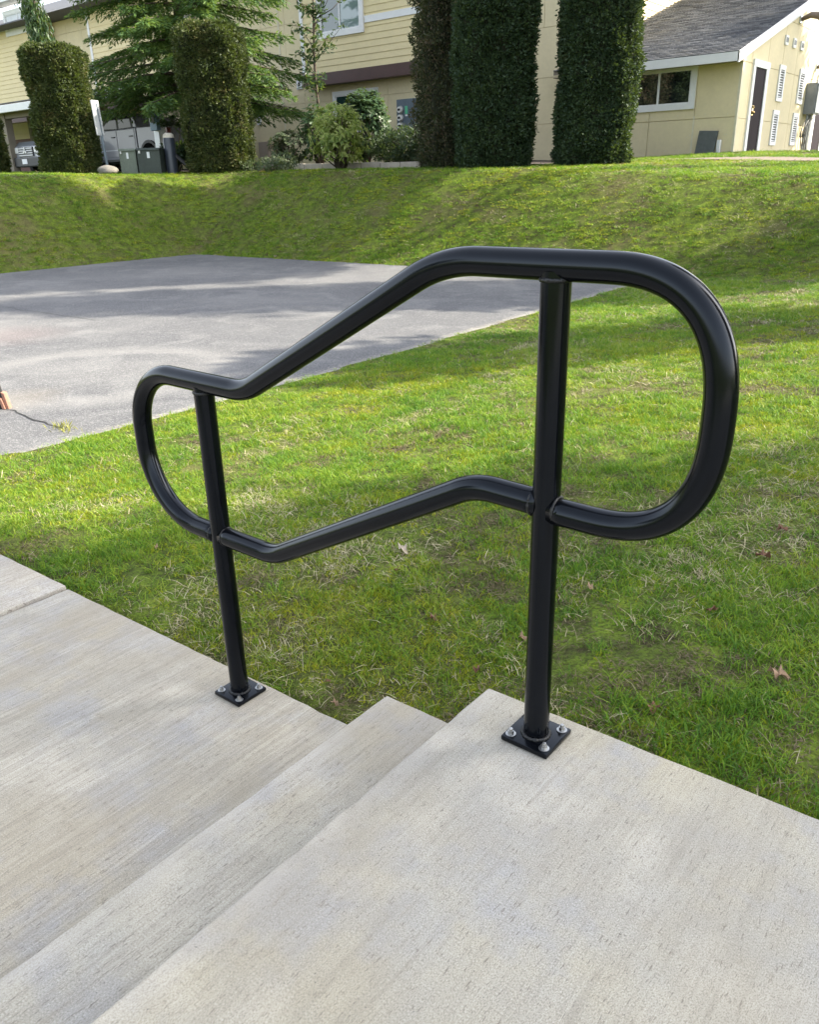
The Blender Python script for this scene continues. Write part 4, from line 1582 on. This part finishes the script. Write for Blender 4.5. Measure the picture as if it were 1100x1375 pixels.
def wheel(parent, x, y, r=.38, w=.26):
    seg = 24
    prof = [(r * .62, -w / 2), (r * .93, -w / 2), (r, -w * .32), (r, w * .32), (r * .93, w / 2), (r * .62, w / 2)]
    b = MB()
    V_, F_ = [], []
    for rr_, yy_ in prof:
        for k in range(seg):
            a_ = 2 * math.pi * k / seg
            V_.append((x + rr_ * math.cos(a_), y + yy_, LOTZ + r + rr_ * math.sin(a_)))
    for i in range(len(prof) - 1):
        for k in range(seg):
            F_.append((i * seg + k, i * seg + (k + 1) % seg, (i + 1) * seg + (k + 1) % seg, (i + 1) * seg + k))
    b.add(V_, F_)
    t = obj('wheel', b, M['tyre'], parent, smooth=True)
    rb = MB()
    ring = [(x + r * .62 * math.cos(2 * math.pi * k / seg), LOTZ + r + r * .62 * math.sin(2 * math.pi * k / seg)) for k in range(seg)]
    rb.prism(ring, 'y', y - w * .38, y + w * .3)
    for k in range(5):
        a_ = 2 * math.pi * k / 5
        rb.obox((x + r * .33 * math.cos(a_), y - w * .42, LOTZ + r + r * .33 * math.sin(a_)), (r * .27 * math.cos(a_), 0, r * .27 * math.sin(a_)), (-.035 * math.sin(a_), 0, .035 * math.cos(a_)), (0, .02, 0))
    obj('rim', rb, M['zinc2'], t)


# pickup, side on, tail to the right
tx, ty = on_u(227, 200, 28.6)[0], on_u(227, 200, 28.6)[1]
tk = thing('pickup_truck', 'silver crew cab pickup truck parked under the carport, tail to the right', 'pickup truck', (tx - 2.6, ty + .9, LOTZ))
ky0, ky1 = ty, ty + 1.85
T = lambda u_, z_: (tx - u_, LOTZ + z_)
bed = [T(0, .62), T(0, 1.32), T(.05, 1.36), T(1.66, 1.36), T(1.66, .42), T(1.42, .42)]
# rear wheel arch
wc = 1.02
arch = [T(wc - .46 * math.cos(math.pi * i / 10), .40 + .50 * math.sin(math.pi * i / 10)) for i in range(11)][::-1]
arch = [T(wc + .46 * math.cos(math.pi * i / 10), .40 + .50 * math.sin(math.pi * i / 10)) for i in range(11)]
bed = [T(0, .62), T(0, 1.32), T(.05, 1.36), T(1.66, 1.36), T(1.66, .42)] + arch + [T(.3, .52)]
obj('bed', MB().prism(bed, 'y', ky0, ky1), M['silver'], tk, bevel=.02)
fw = 4.33
arch2 = [T(fw + .44 * math.cos(math.pi * i / 10), .40 + .48 * math.sin(math.pi * i / 10)) for i in range(11)]
body = [T(1.70, .42), T(1.70, 1.36), T(3.70, 1.34), T(5.15, 1.20), T(5.32, 1.0), T(5.34, .55), T(5.1, .42)] + arch2[:0] + [T(fw + .46, .40)] + arch2[1:-1] + [T(fw - .46, .40)]
obj('body', MB().prism(body, 'y', ky0 - .01, ky1 + .01), M['silver'], tk, bevel=.02)
cabp = [T(1.74, 1.36), T(1.86, 1.72), T(2.06, 1.82), T(3.1, 1.83), T(3.30, 1.77), T(4.05, 1.34)]
obj('cab', MB().prism(cabp, 'y', ky0 + .08, ky1 - .08), M['silver'], tk, bevel=.04)
w1 = [T(2.02, 1.40), T(2.06, 1.62), T(2.18, 1.74), T(2.74, 1.76), T(2.74, 1.38)]
w2 = [T(2.86, 1.38), T(2.86, 1.76), T(3.2, 1.73), T(3.75, 1.40)]
obj('side_window', MB().prism(w1, 'y', ky0 + .062, ky0 + .09), M['car_glass'], tk)
obj('side_window', MB().prism(w2, 'y', ky0 + .062, ky0 + .09), M['car_glass'], tk)
obj('window_seal', MB().prism([T(1.94, 1.365), T(1.99, 1.66), T(2.13, 1.79), T(3.24, 1.79), T(3.9, 1.37)], 'y', ky0 + .07, ky0 + .085), M['black_plastic'], tk)
for u0, u1 in ((1.78, 2.78), (2.82, 3.85)):
    d_ = obj('door', MB().box(tx - u1, tx - u0, ky0 - .022, ky0 - .004, LOTZ + .50, LOTZ + 1.33), M['silver'], tk, bevel=.008)
    obj('handle', MB().box(tx - u0 - .28, tx - u0 - .10, ky0 - .05, ky0 - .02, LOTZ + 1.10, LOTZ + 1.135), M['black_plastic'], d_)
    obj('crease', MB().box(tx - u1 + .01, tx - u0 - .01, ky0 - .03, ky0 - .021, LOTZ + .70, LOTZ + .73), M['silver2'], d_)
obj('running_board', MB().box(tx - 3.85, tx - 1.6, ky0 - .08, ky0 + .1, LOTZ + .36, LOTZ + .43), M['black_plastic'], tk)
b = MB()
for i in range(14):
    a0, a1 = math.pi * i / 14, math.pi * (i + 1) / 14
    P4 = [T(wc + r_ * math.cos(a_), .40 + r_ * 1.06 * math.sin(a_)) for a_, r_ in ((a0, .45), (a1, .45), (a1, .53), (a0, .53))]
    b.prism(P4, 'y', ky0 - .05, ky0 - .002)
obj('wheel_arch_flare', b, M['black_plastic'], tk)
obj('wheel_well', MB().prism(arch, 'y', ky0 + .25, ky0 + .3), M['black_plastic'], tk)
obj('rear_bumper', MB().box(tx - .02, tx + .12, ky0 + .06, ky1 - .06, LOTZ + .45, LOTZ + .66), M['black_plastic'], tk, bevel=.02)
obj('tail_light', MB().box(tx - .06, tx + .012, ky0 - .006, ky0 + .14, LOTZ + .92, LOTZ + 1.28), M['lens'], tk)
obj('roof_antenna', MB().obox((tx - 2.35, ty + .9, LOTZ + 1.86), (.10, 0, -.02), (0, .025, 0), (0, 0, .03)), M['black_plastic'], tk)
obj('chassis', MB().box(tx - 5.0, tx - .2, ky0 + .3, ky1 - .3, LOTZ + .30, LOTZ + .50), M['black_plastic'], tk)
for u_, yw in ((wc, ky0 + .14), (fw, ky0 + .14), (wc, ky1 - .14), (fw, ky1 - .14)):
    wheel(tk, tx - u_, yw)

# second vehicle, front towards the lawn, seen between post and hedge
q = on_u(30, 200, 31.5)
vx, vy = q[0] + .25, q[1]
vh = thing('parked_car', 'pale silver car facing the lawn under the carport left of the hedge', 'car', (vx, vy + 2, LOTZ))
obj('body', MB().prism([(vy, LOTZ + .35), (vy, LOTZ + .95), (vy + .25, LOTZ + 1.12), (vy + 1.2, LOTZ + 1.22), (vy + 2.0, LOTZ + 1.80), (vy + 4.2, LOTZ + 1.82), (vy + 4.7, LOTZ + 1.2), (vy + 4.75, LOTZ + .35)], 'x', vx - .95, vx + .95), M['silver2'], vh, bevel=.06)
obj('windscreen', MB().obox((vx, vy + 1.59, LOTZ + 1.53), (.78, 0, 0), (0, .36, .26), (0, -.006, .008)), M['glass'], vh)
gr = obj('grille', MB().box(vx - .5, vx + .5, vy - .035, vy + .02, LOTZ + .62, LOTZ + .93), M['black_plastic'], vh)
for k in range(4):
    obj('bar', MB().box(vx - .48, vx + .48, vy - .055, vy - .03, LOTZ + .64 + .075 * k, LOTZ + .68 + .075 * k), M['silver2'], gr)
eb = MB()
for a_ in (90, 210, 330):
    eb.obox((vx + .06 * math.cos(R(a_)), vy - .07, LOTZ + .80 + .06 * math.sin(R(a_))), (.06 * math.cos(R(a_)), 0, .06 * math.sin(R(a_))), (-.025 * math.sin(R(a_)), 0, .025 * math.cos(R(a_))), (0, .01, 0))
obj('emblem', eb, M['lamp'], gr)
obj('bumper', MB().box(vx - .97, vx + .97, vy - .12, vy + .06, LOTZ + .28, LOTZ + .60), M['black_plastic'], vh, bevel=.04)
obj('number_plate', MB().box(vx - .17, vx + .17, vy - .135, vy - .122, LOTZ + .38, LOTZ + .54), M['white'], vh)
for s in (-1, 1):
    obj('headlight', MB().box(vx + s * .72 - .17, vx + s * .72 + .17, vy - .03, vy + .05, LOTZ + .74, LOTZ + .92), M['lamp'], vh, bevel=.02)
    for yw in (vy + .85, vy + 3.8):
        seg = 18
        ring = [(yw + .33 * math.cos(2 * math.pi * k / seg), LOTZ + .33 + .33 * math.sin(2 * math.pi * k / seg)) for k in range(seg)]
        obj('wheel', MB().prism(ring, 'x', vx + s * .86 - .11, vx + s * .86 + .11), M['tyre'], vh)


# utility boxes
def ubox(px0, px1, pyt, pyb, u, m, label, dep=.5):
    a_ = on_u(px0, (pyt + pyb) / 2, u)
    c_ = on_u(px1, (pyt + pyb) / 2, u)
    zt = on_u((px0 + px1) / 2, pyt, u)[2]
    z0 = float(terrain(*((a_ + c_) / 2)[:2])) - .03
    ax = (c_ - a_) / 2
    ax[2] = 0
    n_v = np.array([-ax[1], ax[0], 0])
    n_v = n_v / np.linalg.norm(n_v)
    ctr = (a_ + c_) / 2 + n_v * dep / 2
    t = thing('utility_cabinet', label, 'utility box', (ctr[0], ctr[1], z0), 'utility cabinets between the hedges')
    obj('cabinet', MB().obox((ctr[0], ctr[1], (z0 + zt) / 2 - .02), ax, n_v * dep / 2, (0, 0, (zt - z0) / 2 - .02)), m, t, bevel=.015)
    obj('lid', MB().obox((ctr[0], ctr[1], zt - .025), ax * 1.04, n_v * dep / 2 * 1.06, (n_v[0] * .02, n_v[1] * .02, .025)), m, t, bevel=.01)
    f = ctr - n_v * (dep / 2 + .006)
    obj('label_plate', MB().obox((f[0] + ax[0] * .0, f[1] + ax[1] * .0, zt - .16), ax * .12, n_v * .004, (0, 0, .07)), M['sign'], t)
    obj('hasp', MB().obox((f[0] - ax[0] * .75, f[1] - ax[1] * .75, zt - .09), ax * .08, n_v * .02, (0, 0, .03)), M['zinc2'], t)
    b_ = MB()
    b_.obox((ctr[0], ctr[1], z0 + .02), ax * 1.12, n_v * dep / 2 * 1.12, (0, 0, .04))
    obj('plinth', b_, M['curb'], t)


ubox(160.5, 183, 200, 228, 21.9, M['greenbox'], 'grey green utility cabinet with pale label plate right of the sign pole')
ubox(184.5, 215, 199, 228, 21.8, M['greenbox2'], 'dark green utility cabinet, wider one nearer the pipe bollard')
# sign on a leaning pole
q0 = on_u(145, 224, 21.6)
q1 = on_u(128.5, 140, 21.6)
sz = float(terrain(q0[0], q0[1]))
sg = thing('sign_post', 'thin dark pole carrying a narrow sign plate beside the boulder', 'sign', (q0[0], q0[1], sz))
b = MB()
b.tube([(q0[0], q0[1], sz - .1), tuple(q1)], .032, 10)
obj('pole', b, M['bluegrey'], sg, smooth=True)
ct = q0 + (q1 - q0) * .78
ax_ = unit(q1 - q0)
rt = np.array([CR[0], CR[1], 0])
rt /= np.linalg.norm(rt)
obj('sign_plate', MB().obox(ct - FH * .04, rt * .05 + FH * .10, FH * .006, ax_ * .38), M['sign'], sg)
obj('sign_plate', MB().obox(ct - FH * .055 - rt * .065, rt * .035, FH * .005, ax_ * .38), M['lamp'], sg)

# boulder
q = on_u(144, 226, 21.2)
bz = float(terrain(q[0], q[1]))
bm = bmesh.new()
bmesh.ops.create_icosphere(bm, subdivisions=3, radius=1)
for v in bm.verts:
    k = 1 + .25 * (float(vnoise(v.co.x * 2 + 5, v.co.y * 2 + v.co.z * 3, 1.0, 3)) - .5)
    v.co = Vector((v.co.x * .27 * k, v.co.y * .22 * k, max(-.5, v.co.z) * .12 * k))
me = bpy.data.meshes.new('boulder')
bm.to_mesh(me)
bm.free()
me.materials.append(M['rock'])
me.polygons.foreach_set('use_smooth', [True] * len(me.polygons))
bo = bpy.data.objects.new('boulder', me)
COL.objects.link(bo)
bo.location = (q[0], q[1], bz + .10)
tag(bo, 'grey rounded boulder at the foot of the sign pole', 'boulder')

# pipe bollard and its brace; the pale cap stands in for reflected light
q = on_u(231, 224, 22.2)
bz = float(terrain(q[0], q[1]))
bl = thing('pipe_bollard', 'thick dark pipe bollard with reflected light painted on its top beside the right-hand carport post', 'bollard', (q[0], q[1], bz))
b = MB()
b.lathe((q[0], q[1], bz), [(.145, -.05), (.145, .80), (.138, .83)], 20)
obj('pipe', b, plain('bollard_pipe', (.035, .042, .055), .35, .2, 6), bl, smooth=True)
obj('cap', MB().lathe((q[0], q[1], bz), [(.142, .831), (.135, .90), (.08, .94)], 16), plain('reflection_cap', (.55, .50, .42), .6, .2, 20), bl, smooth=True)
b = MB()
r_ = rt
b.tube([(q[0] + r_[0] * .12, q[1] + r_[1] * .12, bz + .42), (q[0] + r_[0] * .62, q[1] + r_[1] * .62, bz)], .05, 8)
obj('brace', b, M['black_plastic'], bl, smooth=True)
# blue meter box fixed to the carport post
q = on_y(209, 160, 15.44)
pd = thing('meter_box', 'blue grey meter box fixed to the pale carport post behind the cabinets', 'utility box', (q[0], q[1], q[2] - .3))
obj('box', MB().box(q[0] - .17, q[0] + .17, q[1] - .12, q[1] + .02, q[2] - .33, q[2] + .28), M['blue'], pd, bevel=.015)
obj('meter', MB().lathe((q[0] + .02, q[1] - .17, q[2] - .12), [(.06, 0), (.075, .04), (.075, .16), (.05, .2)], 12), M['lamp'], pd)

# the stand at the left edge of the court: dark pole in a boot with two pink blocks
q = on_z(2, 548, COURT_Z)
cs = thing('pole_stand', 'dark pole standing on the court at the left edge with pinkish blocks at its foot', 'post', (q[0], q[1], COURT_Z))
r2 = rt
b = MB()
b.tube([(q[0] + r2[0] * .028, q[1] + r2[1] * .028, COURT_Z), (q[0] + r2[0] * .008, q[1] + r2[1] * .008, COURT_Z + .16), (q[0] - r2[0] * .03, q[1] - r2[1] * .03, COURT_Z + .5)], [.022, .018, .014], 10)
obj('pole', b, M['black_plastic'], cs, smooth=True)
obj('boot', MB().obox((q[0] - r2[0] * .01, q[1] - r2[1] * .01, COURT_Z + .045), r2 * .022, FH * .03, (0, 0, .045)), M['black_plastic'], cs, bevel=.004)
for k, (o_, h_) in enumerate(((.052, .058), (.030, .04))):
    c_ = q + r2 * o_ - FH * (.01 + .012 * k)
    obj('block', MB().obox((c_[0], c_[1], COURT_Z + h_), r2 * .011 - np.array([0, 0, .004]), FH * .025, (-r2[0] * .008, -r2[1] * .008, h_)), M['brick'], cs, bevel=.003)
b = MB()
b.tube([(q[0] + r2[0] * .03, q[1] + r2[1] * .03, COURT_Z + .11), (q[0] + r2[0] * .012, q[1] + r2[1] * .012, COURT_Z + .27)], .004, 6)
obj('strap', b, M['cable'], cs)


# ================================================================== FALLEN LEAVES AND LITTER
def dead_leaf(px, py, L, m, label, grp, lobes=5, zoff=.012):
    d = ray(px, py)
    t = .6
    while t < 60:
        P_ = CAM + d * t
        if P_[2] < float(terrain(P_[0], P_[1])) + zoff:
            break
        t *= 1.004
    rg_ = random.Random(int(px * 31 + py))
    a0 = rg_.random() * 6.28
    b_ = MB()
    n = lobes * 4
    tilt = rg_.uniform(-.4, .4)
    ctr = (0, 0, .10 * L)
    V_ = [ctr]
    for k in range(n):
        a_ = 2 * math.pi * k / n
        r0 = L * .48 * (.36 + .09 * abs(math.cos(a_ * lobes / 2)) + .16 * rg_.random()) * (1.25 if abs(math.cos(a_)) > .7 else .75)
        x_, y_ = r0 * math.cos(a_), r0 * math.sin(a_)
        V_.append((x_, y_, abs(y_) * 1.0 + .24 * L * math.sin(3 * a_) * rg_.random() + tilt * x_))
    F_ = [(0, 1 + k, 1 + (k + 1) % n) for k in range(n)]
    V_ = [(q_[0] * math.cos(a0) - q_[1] * math.sin(a0), q_[0] * math.sin(a0) + q_[1] * math.cos(a0), q_[2]) for q_ in V_]
    b_.add(V_, F_)
    o = obj('fallen_leaf', b_, M[m])
    b2 = MB()
    o.location = (P_[0], P_[1], P_[2])
    return tag(o, label, 'leaf', grp)


G1 = 'rust brown leaf scraps in the near lawn'
for (x, y, s, m, lab) in (
        (541, 738, .075, 'leaf3', 'pale curled dead leaf on the lawn just under the lower rail'),
        (534, 766, .04, 'leaf2', 'small rust leaf scrap below the pale curled leaf'),
        (582, 830, .05, 'leaf2', 'dark rust leaf scrap in the middle of the lawn between the posts'),
        (702, 857, .04, 'leaf1', 'tan leaf scrap touching the tall post on its left side'),
        (640, 900, .05, 'leaf2', 'rust leaf scrap just above the top step corner'),
        (450, 944, .035, 'leaf1', 'tan leaf scrap in the grass above the sidewalk end'),
        (440, 915, .03, 'leaf2', 'tiny rust scrap in the grass right of the short post plate'),
        (1050, 712, .06, 'leaf2', 'rust leaf scrap on the right lawn level with the loop bottom'),
        (1024, 748, .07, 'leaf2', 'dark rust oak leaf near the straw patch on the right'),
        (956, 820, .045, 'leaf2', 'rust scrap beside the straw patch right of the tall post'),
        (1046, 908, .075, 'leaf1', 'tan oak leaf with long stalk on the right lawn'),
        (878, 952, .055, 'leaf2', 'rust leaf scrap right of the tall post plate'),
        (793, 788, .04, 'leaf1', 'tan scrap in the grass right of the tall post below the loop'),
        (1007, 406, .10, 'leaf1', 'tan leaf in the sunlit strip right of the loop'),
        (1038, 333, .12, 'leaf1', 'large tan leaf on the right-hand slope'),
        (1079, 353, .09, 'leaf1', 'smaller tan leaf on the right-hand slope near the picture edge'),
        (210, 735, .035, 'leaf1', 'orange brown scrap in the grass left of the short post'),
        (930, 362, .07, 'leaf1', 'tan leaf in the upper lit patch above the loop'),
        (1010, 439, .05, 'leaf3', 'pale speck in the shaded lawn right of the loop'),
        (677, 292, .10, 'leaf3', 'bright white scrap on the bank above the top rail'),
        (540, 263, .10, 'leaf3', 'pale scrap high on the bank in the middle'),
        (178, 286, .10, 'leaf3', 'pale scrap on the bank at left above the court'),
        (235, 301, .09, 'leaf3', 'pale scrap low on the bank above the court corner'),
        (370, 345, .08, 'leaf3', 'pale scrap at the far edge of the court')):
    dead_leaf(x, y, s, m, lab, 'fallen leaves and scraps on the lawn')

# ================================================================== GRASS
tuft_col = bpy.data.collections.new('grass_tufts')


def tuft(name, n, rad, h0, h1, w, lean, m, seed, curl=.5):
    rg_ = np.random.default_rng(seed)
    Vs, Fs = [], []
    for i in range(n):
        a = rg_.random() * 6.28
        r = rad * math.sqrt(rg_.random())
        bx_, by_ = r * math.cos(a), r * math.sin(a)
        d = rg_.random() * 6.28
        h = h0 + (h1 - h0) * rg_.random() ** 1.3
        ln = lean * (.3 + rg_.random())
        dx, dy = math.cos(d), math.sin(d)
        f = rg_.random() * 6.28
        sx, sy = -math.sin(f), math.cos(f)
        o = len(Vs)
        ww = w * (.6 + .8 * rg_.random())
        for j, (t, k) in enumerate(((0, 1), (.45, .9), (.8, .55))):
            px_ = bx_ + dx * h * ln * t ** 1.7
            py_ = by_ + dy * h * ln * t ** 1.7
            pz_ = h * t * (1 - curl * ln * .35 * t)
            Vs += [(px_ - sx * ww * k / 2, py_ - sy * ww * k / 2, pz_), (px_ + sx * ww * k / 2, py_ + sy * ww * k / 2, pz_)]
        Vs.append((bx_ + dx * h * ln, by_ + dy * h * ln, h * (1 - curl * ln * .35)))
        Fs += [(o, o + 1, o + 3, o + 2), (o + 2, o + 3, o + 5, o + 4), (o + 4, o + 5, o + 6)]
    me = bpy.data.meshes.new(name)
    me.from_pydata(Vs, [], Fs)
    me.materials.append(m)
    o = bpy.data.objects.new(name, me)
    tuft_col.objects.link(o)
    return o


# index order is alphabetical in the collection
for k in range(4):
    tuft('tuft_a%d' % k, 32, .036, .010, .034, .0024, .95, M['grass'], 100 + k)
for k in range(2):
    tuft('tuft_b%d' % k, 30, .040, .008, .022, .0034, .9, M['moss'], 200 + k)
for k in range(3):
    tuft('tuft_c%d' % k, 9, .050, .012, .036, .0022, 1.5, M['straw'], 300 + k, .9)
for k in range(2):
    tuft('tuft_d%d' % k, 14, .022, .026, .050, .0026, .7, M['grass'], 400 + k)

for k in range(2):
    tuft('tuft_e%d' % k, 22, .045, .006, .020, .0024, 1.5, M['thatch'], 500 + k, .8)


def grass_points(n_try, sampler, zone):
    x, y = sampler(n_try)
    keep = zone(x, y)
    return x[keep], y[keep]


def in_view(x, y, mg=420):
    z = terrain(x, y)
    d = np.stack([x - CAM[0], y - CAM[1], z - CAM[2]], 1)
    dep = d @ CF
    px_ = 550 + FPX * (d @ CR) / dep
    py_ = 687.5 - FPX * (d @ CU) / dep
    return (dep > .2) & (px_ > -mg) & (px_ < 1100 + mg) & (py_ > -50) & (py_ < 1375 + mg)


def lawn_ok(x, y):
    ok = ~((x < court_edge_x(y) + .015 + .05 * (vnoise(x, y, 8, 3) - .5)) & (x > CX0 - .02) & (y < CY1 - .02))
    yedge = np.where(x > NX1, .098 + .027 * (x - NX1), np.where(x > NX2, .092, .086 + .022 * (x - NX2)))
    ok &= ~((y < yedge + .004 + .022 * vnoise(x, y * 0, 14, 7)) & (x > -4.9))
    ok &= ~((x < -19.6) & (y > 11.2))
    ok &= ~((y > FY - .05) & (x < WX0 + .05))
    ok &= ~((x > BEDX0) & (x < BEDX1) & (y > bed_front(x) - .09))
    ok &= ~((np.abs(y - 17.6 - .02 * (x + 7)) < .05 + .35 * sst(-7.4, -5.2, x)) & (x > -7.4))
    return ok


PX, PY, PS = [], [], []
rg = np.random.default_rng(77)
# four rings round the camera: density falls, tuft size grows with distance
for r0, r1, dens, sc in ((.6, 2.4, 2600, .95), (2.4, 4.2, 1350, 1.1), (4.2, 7.5, 600, 1.4), (7.5, 13, 330, 1.9), (13, 27, 170, 2.6)):
    nt = int(dens * math.pi * (r1 * r1 - r0 * r0) * .30)
    r = np.sqrt(r0 * r0 + (r1 * r1 - r0 * r0) * rg.random(nt))
    a = math.atan2(FH[1], FH[0]) + (rg.random(nt) - .5) * 2 * math.pi * .30
    x = CAM[0] + r * np.cos(a)
    y = CAM[1] + r * np.sin(a)
    k = lawn_ok(x, y) & in_view(x, y)
    PX.append(x[k])
    PY.append(y[k])
    PS.append(np.full(k.sum(), sc))
PX, PY, PS = map(np.concatenate, (PX, PY, PS))
# thin patches: bare soil shows through
bare = fbm(PX, PY, 3.2, 21)
keep = (bare > .33) | (rg.random(len(PX)) < .35)
PX, PY, PS = PX[keep], PY[keep], PS[keep]
n = len(PX)
sn = fbm(PX, PY, 1.15, 31)
sn2 = fbm(PX, PY, 4.0, 33)
mn = fbm(PX, PY, .8, 35)
rnd = rg.random(n)
# dead straw gathers on the right, near the landing and on the bank face
bias = .06 * sst(-1.4, .1, PX) * (1 - sst(1.8, 3.2, PY)) + .02 * sst(10.8, 12.5, PY)
p_straw = np.clip((sn * .5 + sn2 * .5 + bias - .535) * 4.5, 0, .6) + .085
p_moss = np.clip((mn - .46) * 3.0, 0, .6) + .10
idx = np.zeros(n, np.int32)
idx[:] = rg.integers(0, 4, n)
ms = rnd < p_straw
idx[ms] = 6 + rg.integers(0, 3, ms.sum())
mm = (~ms) & (rg.random(n) < p_moss)
idx[mm] = 4 + rg.integers(0, 2, mm.sum())
md = (~ms) & (~mm) & (rg.random(n) < .06 + .25 * (fbm(PX, PY, 2.4, 41) > .60))
idx[md] = 9 + rg.integers(0, 2, md.sum())
tn = fbm(PX, PY, 2.3, 61) * .6 + fbm(PX, PY, 6.5, 63) * .4
nearb = (1 - sst(.6, 2.6, PY)) * sst(-1.6, -.4, PX)
p_th = np.clip((tn + .07 * nearb + .02 * sst(10.8, 12.5, PY) - .535) * 6, 0, .75) + .06 + .05 * nearb
mt = rg.random(n) < p_th
idx[mt] = 11 + rg.integers(0, 2, mt.sum())
PZ = terrain(PX, PY) - .003
rot = np.stack([rg.normal(0, .12, n), rg.normal(0, .12, n), rg.random(n) * 6.28], 1)
hs = (.55 + .55 * rg.random(n)) * (.75 + .6 * fbm(PX, PY, 1.9, 51))
# mown and trodden short close to the court edge and path
hs *= 1 - .35 * np.exp(-np.abs(PX - court_edge_x(PY)) / .15)
scl = np.stack([PS * (.85 + .3 * rg.random(n)), PS * (.85 + .3 * rg.random(n)), hs * PS ** .55], 1)
me = bpy.data.meshes.new('grass')
me.vertices.add(n)
me.vertices.foreach_set('co', np.stack([PX, PY, PZ], 1).astype(np.float32).ravel())
at = me.attributes.new('rot', 'FLOAT_VECTOR', 'POINT')
at.data.foreach_set('vector', rot.astype(np.float32).ravel())
at = me.attributes.new('scl', 'FLOAT_VECTOR', 'POINT')
at.data.foreach_set('vector', scl.astype(np.float32).ravel())
at = me.attributes.new('idx', 'INT', 'POINT')
at.data.foreach_set('value', idx)
me.update()
grass = bpy.data.objects.new('grass', me)
COL.objects.link(grass)
grass['kind'] = 'stuff'
ng = bpy.data.node_groups.new('grass_scatter', 'GeometryNodeTree')
ng.interface.new_socket('Geometry', in_out='INPUT', socket_type='NodeSocketGeometry')
ng.interface.new_socket('Geometry', in_out='OUTPUT', socket_type='NodeSocketGeometry')
gi = ng.nodes.new('NodeGroupInput')
go = ng.nodes.new('NodeGroupOutput')
mp = ng.nodes.new('GeometryNodeMeshToPoints')
ip = ng.nodes.new('GeometryNodeInstanceOnPoints')
ci = ng.nodes.new('GeometryNodeCollectionInfo')
ci.inputs['Collection'].default_value = tuft_col
ci.inputs['Separate Children'].default_value = True
ci.inputs['Reset Children'].default_value = True


def named(nm, typ):
    nd = ng.nodes.new('GeometryNodeInputNamedAttribute')
    nd.data_type = typ
    nd.inputs['Name'].default_value = nm
    return [o for o in nd.outputs if o.enabled][0]


ng.links.new(gi.outputs[0], mp.inputs['Mesh'])
ng.links.new(mp.outputs[0], ip.inputs['Points'])
ng.links.new(ci.outputs[0], ip.inputs['Instance'])
ip.inputs['Pick Instance'].default_value = True
ng.links.new(named('idx', 'INT'), ip.inputs['Instance Index'])
ng.links.new(named('rot', 'FLOAT_VECTOR'), ip.inputs['Rotation'])
ng.links.new(named('scl', 'FLOAT_VECTOR'), ip.inputs['Scale'])
ng.links.new(ip.outputs[0], go.inputs[0])
md_ = grass.modifiers.new('scatter', 'NODES')
md_.node_group = ng
print('grass tufts', n)

# weed clump where the crack meets the lawn
rg = np.random.default_rng(9)
nw = 70
c0 = np.stack([-4.22 + rg.normal(0, .07, nw), 1.34 + rg.normal(0, .03, nw), np.full(nw, COURT_Z)], 1)
tag(obj('weed_clump', leaf_quads(c0, np.stack([rg.normal(0, .6, nw), rg.normal(0, .6, nw), np.ones(nw)], 1), rg.normal(0, 1, (nw, 3)), .04 + .03 * rg.random(nw), np.full(nw, .006)), M['drygrass']), 'yellowish weed clump where the asphalt crack meets the lawn', 'weed')

# ================================================================== OFF-FRAME NEIGHBOURS THAT SHADE THE FOREGROUND
SHD = 'evergreens outside the picture to the right'
for k, (x_, y_, w_, h_, zb_, lab) in enumerate((
        (11.2, 8.8, 3.6, 17.5, 0, 'largest evergreen outside the picture to the right of the steps'),
        (14.9, 12.7, 2.5, 21.5, 0, 'tall evergreen behind the largest one outside the picture'),
        (9.2, 6.6, 3.6, 14.2, 0, 'evergreen nearest the landing outside the picture'),
        (3.2, 10.1, 1.0, 6.9, .5, 'small evergreen on the right lawn outside the picture'),
        (1.5, 13.8, 1.5, 6.3, .5, 'small evergreen at the foot of the bank outside the picture'),
        (6.0, 18.5, 1.5, 14.6, 8, 'slim evergreen outside the picture'),
        (1.5, 20.7, 6.2, 22, 12, 'tall evergreen with a high crown outside the picture'),
        (-.3, 28.4, 3.0, 9.0, 1, 'evergreen beside the gable outside the picture'),
        (-27.0, -30.0, 4.0, 10.0, 1, 'evergreen far behind the camera, seen only in the house window'),
        (-33.0, -32.0, 5.0, 13.0, 1, 'taller evergreen far behind the camera, seen only in the house window'))):
    hedge_column(lab, (x_, y_), w_, w_, h_, .4 * k, M['hedge_dark'], int(520 * w_ * (h_ - zb_) / 4), 60 + k, shag=.6, bumps=.32, taper=.35, group=SHD, leafL=.26, name='evergreen_tree', zbase=zb_)
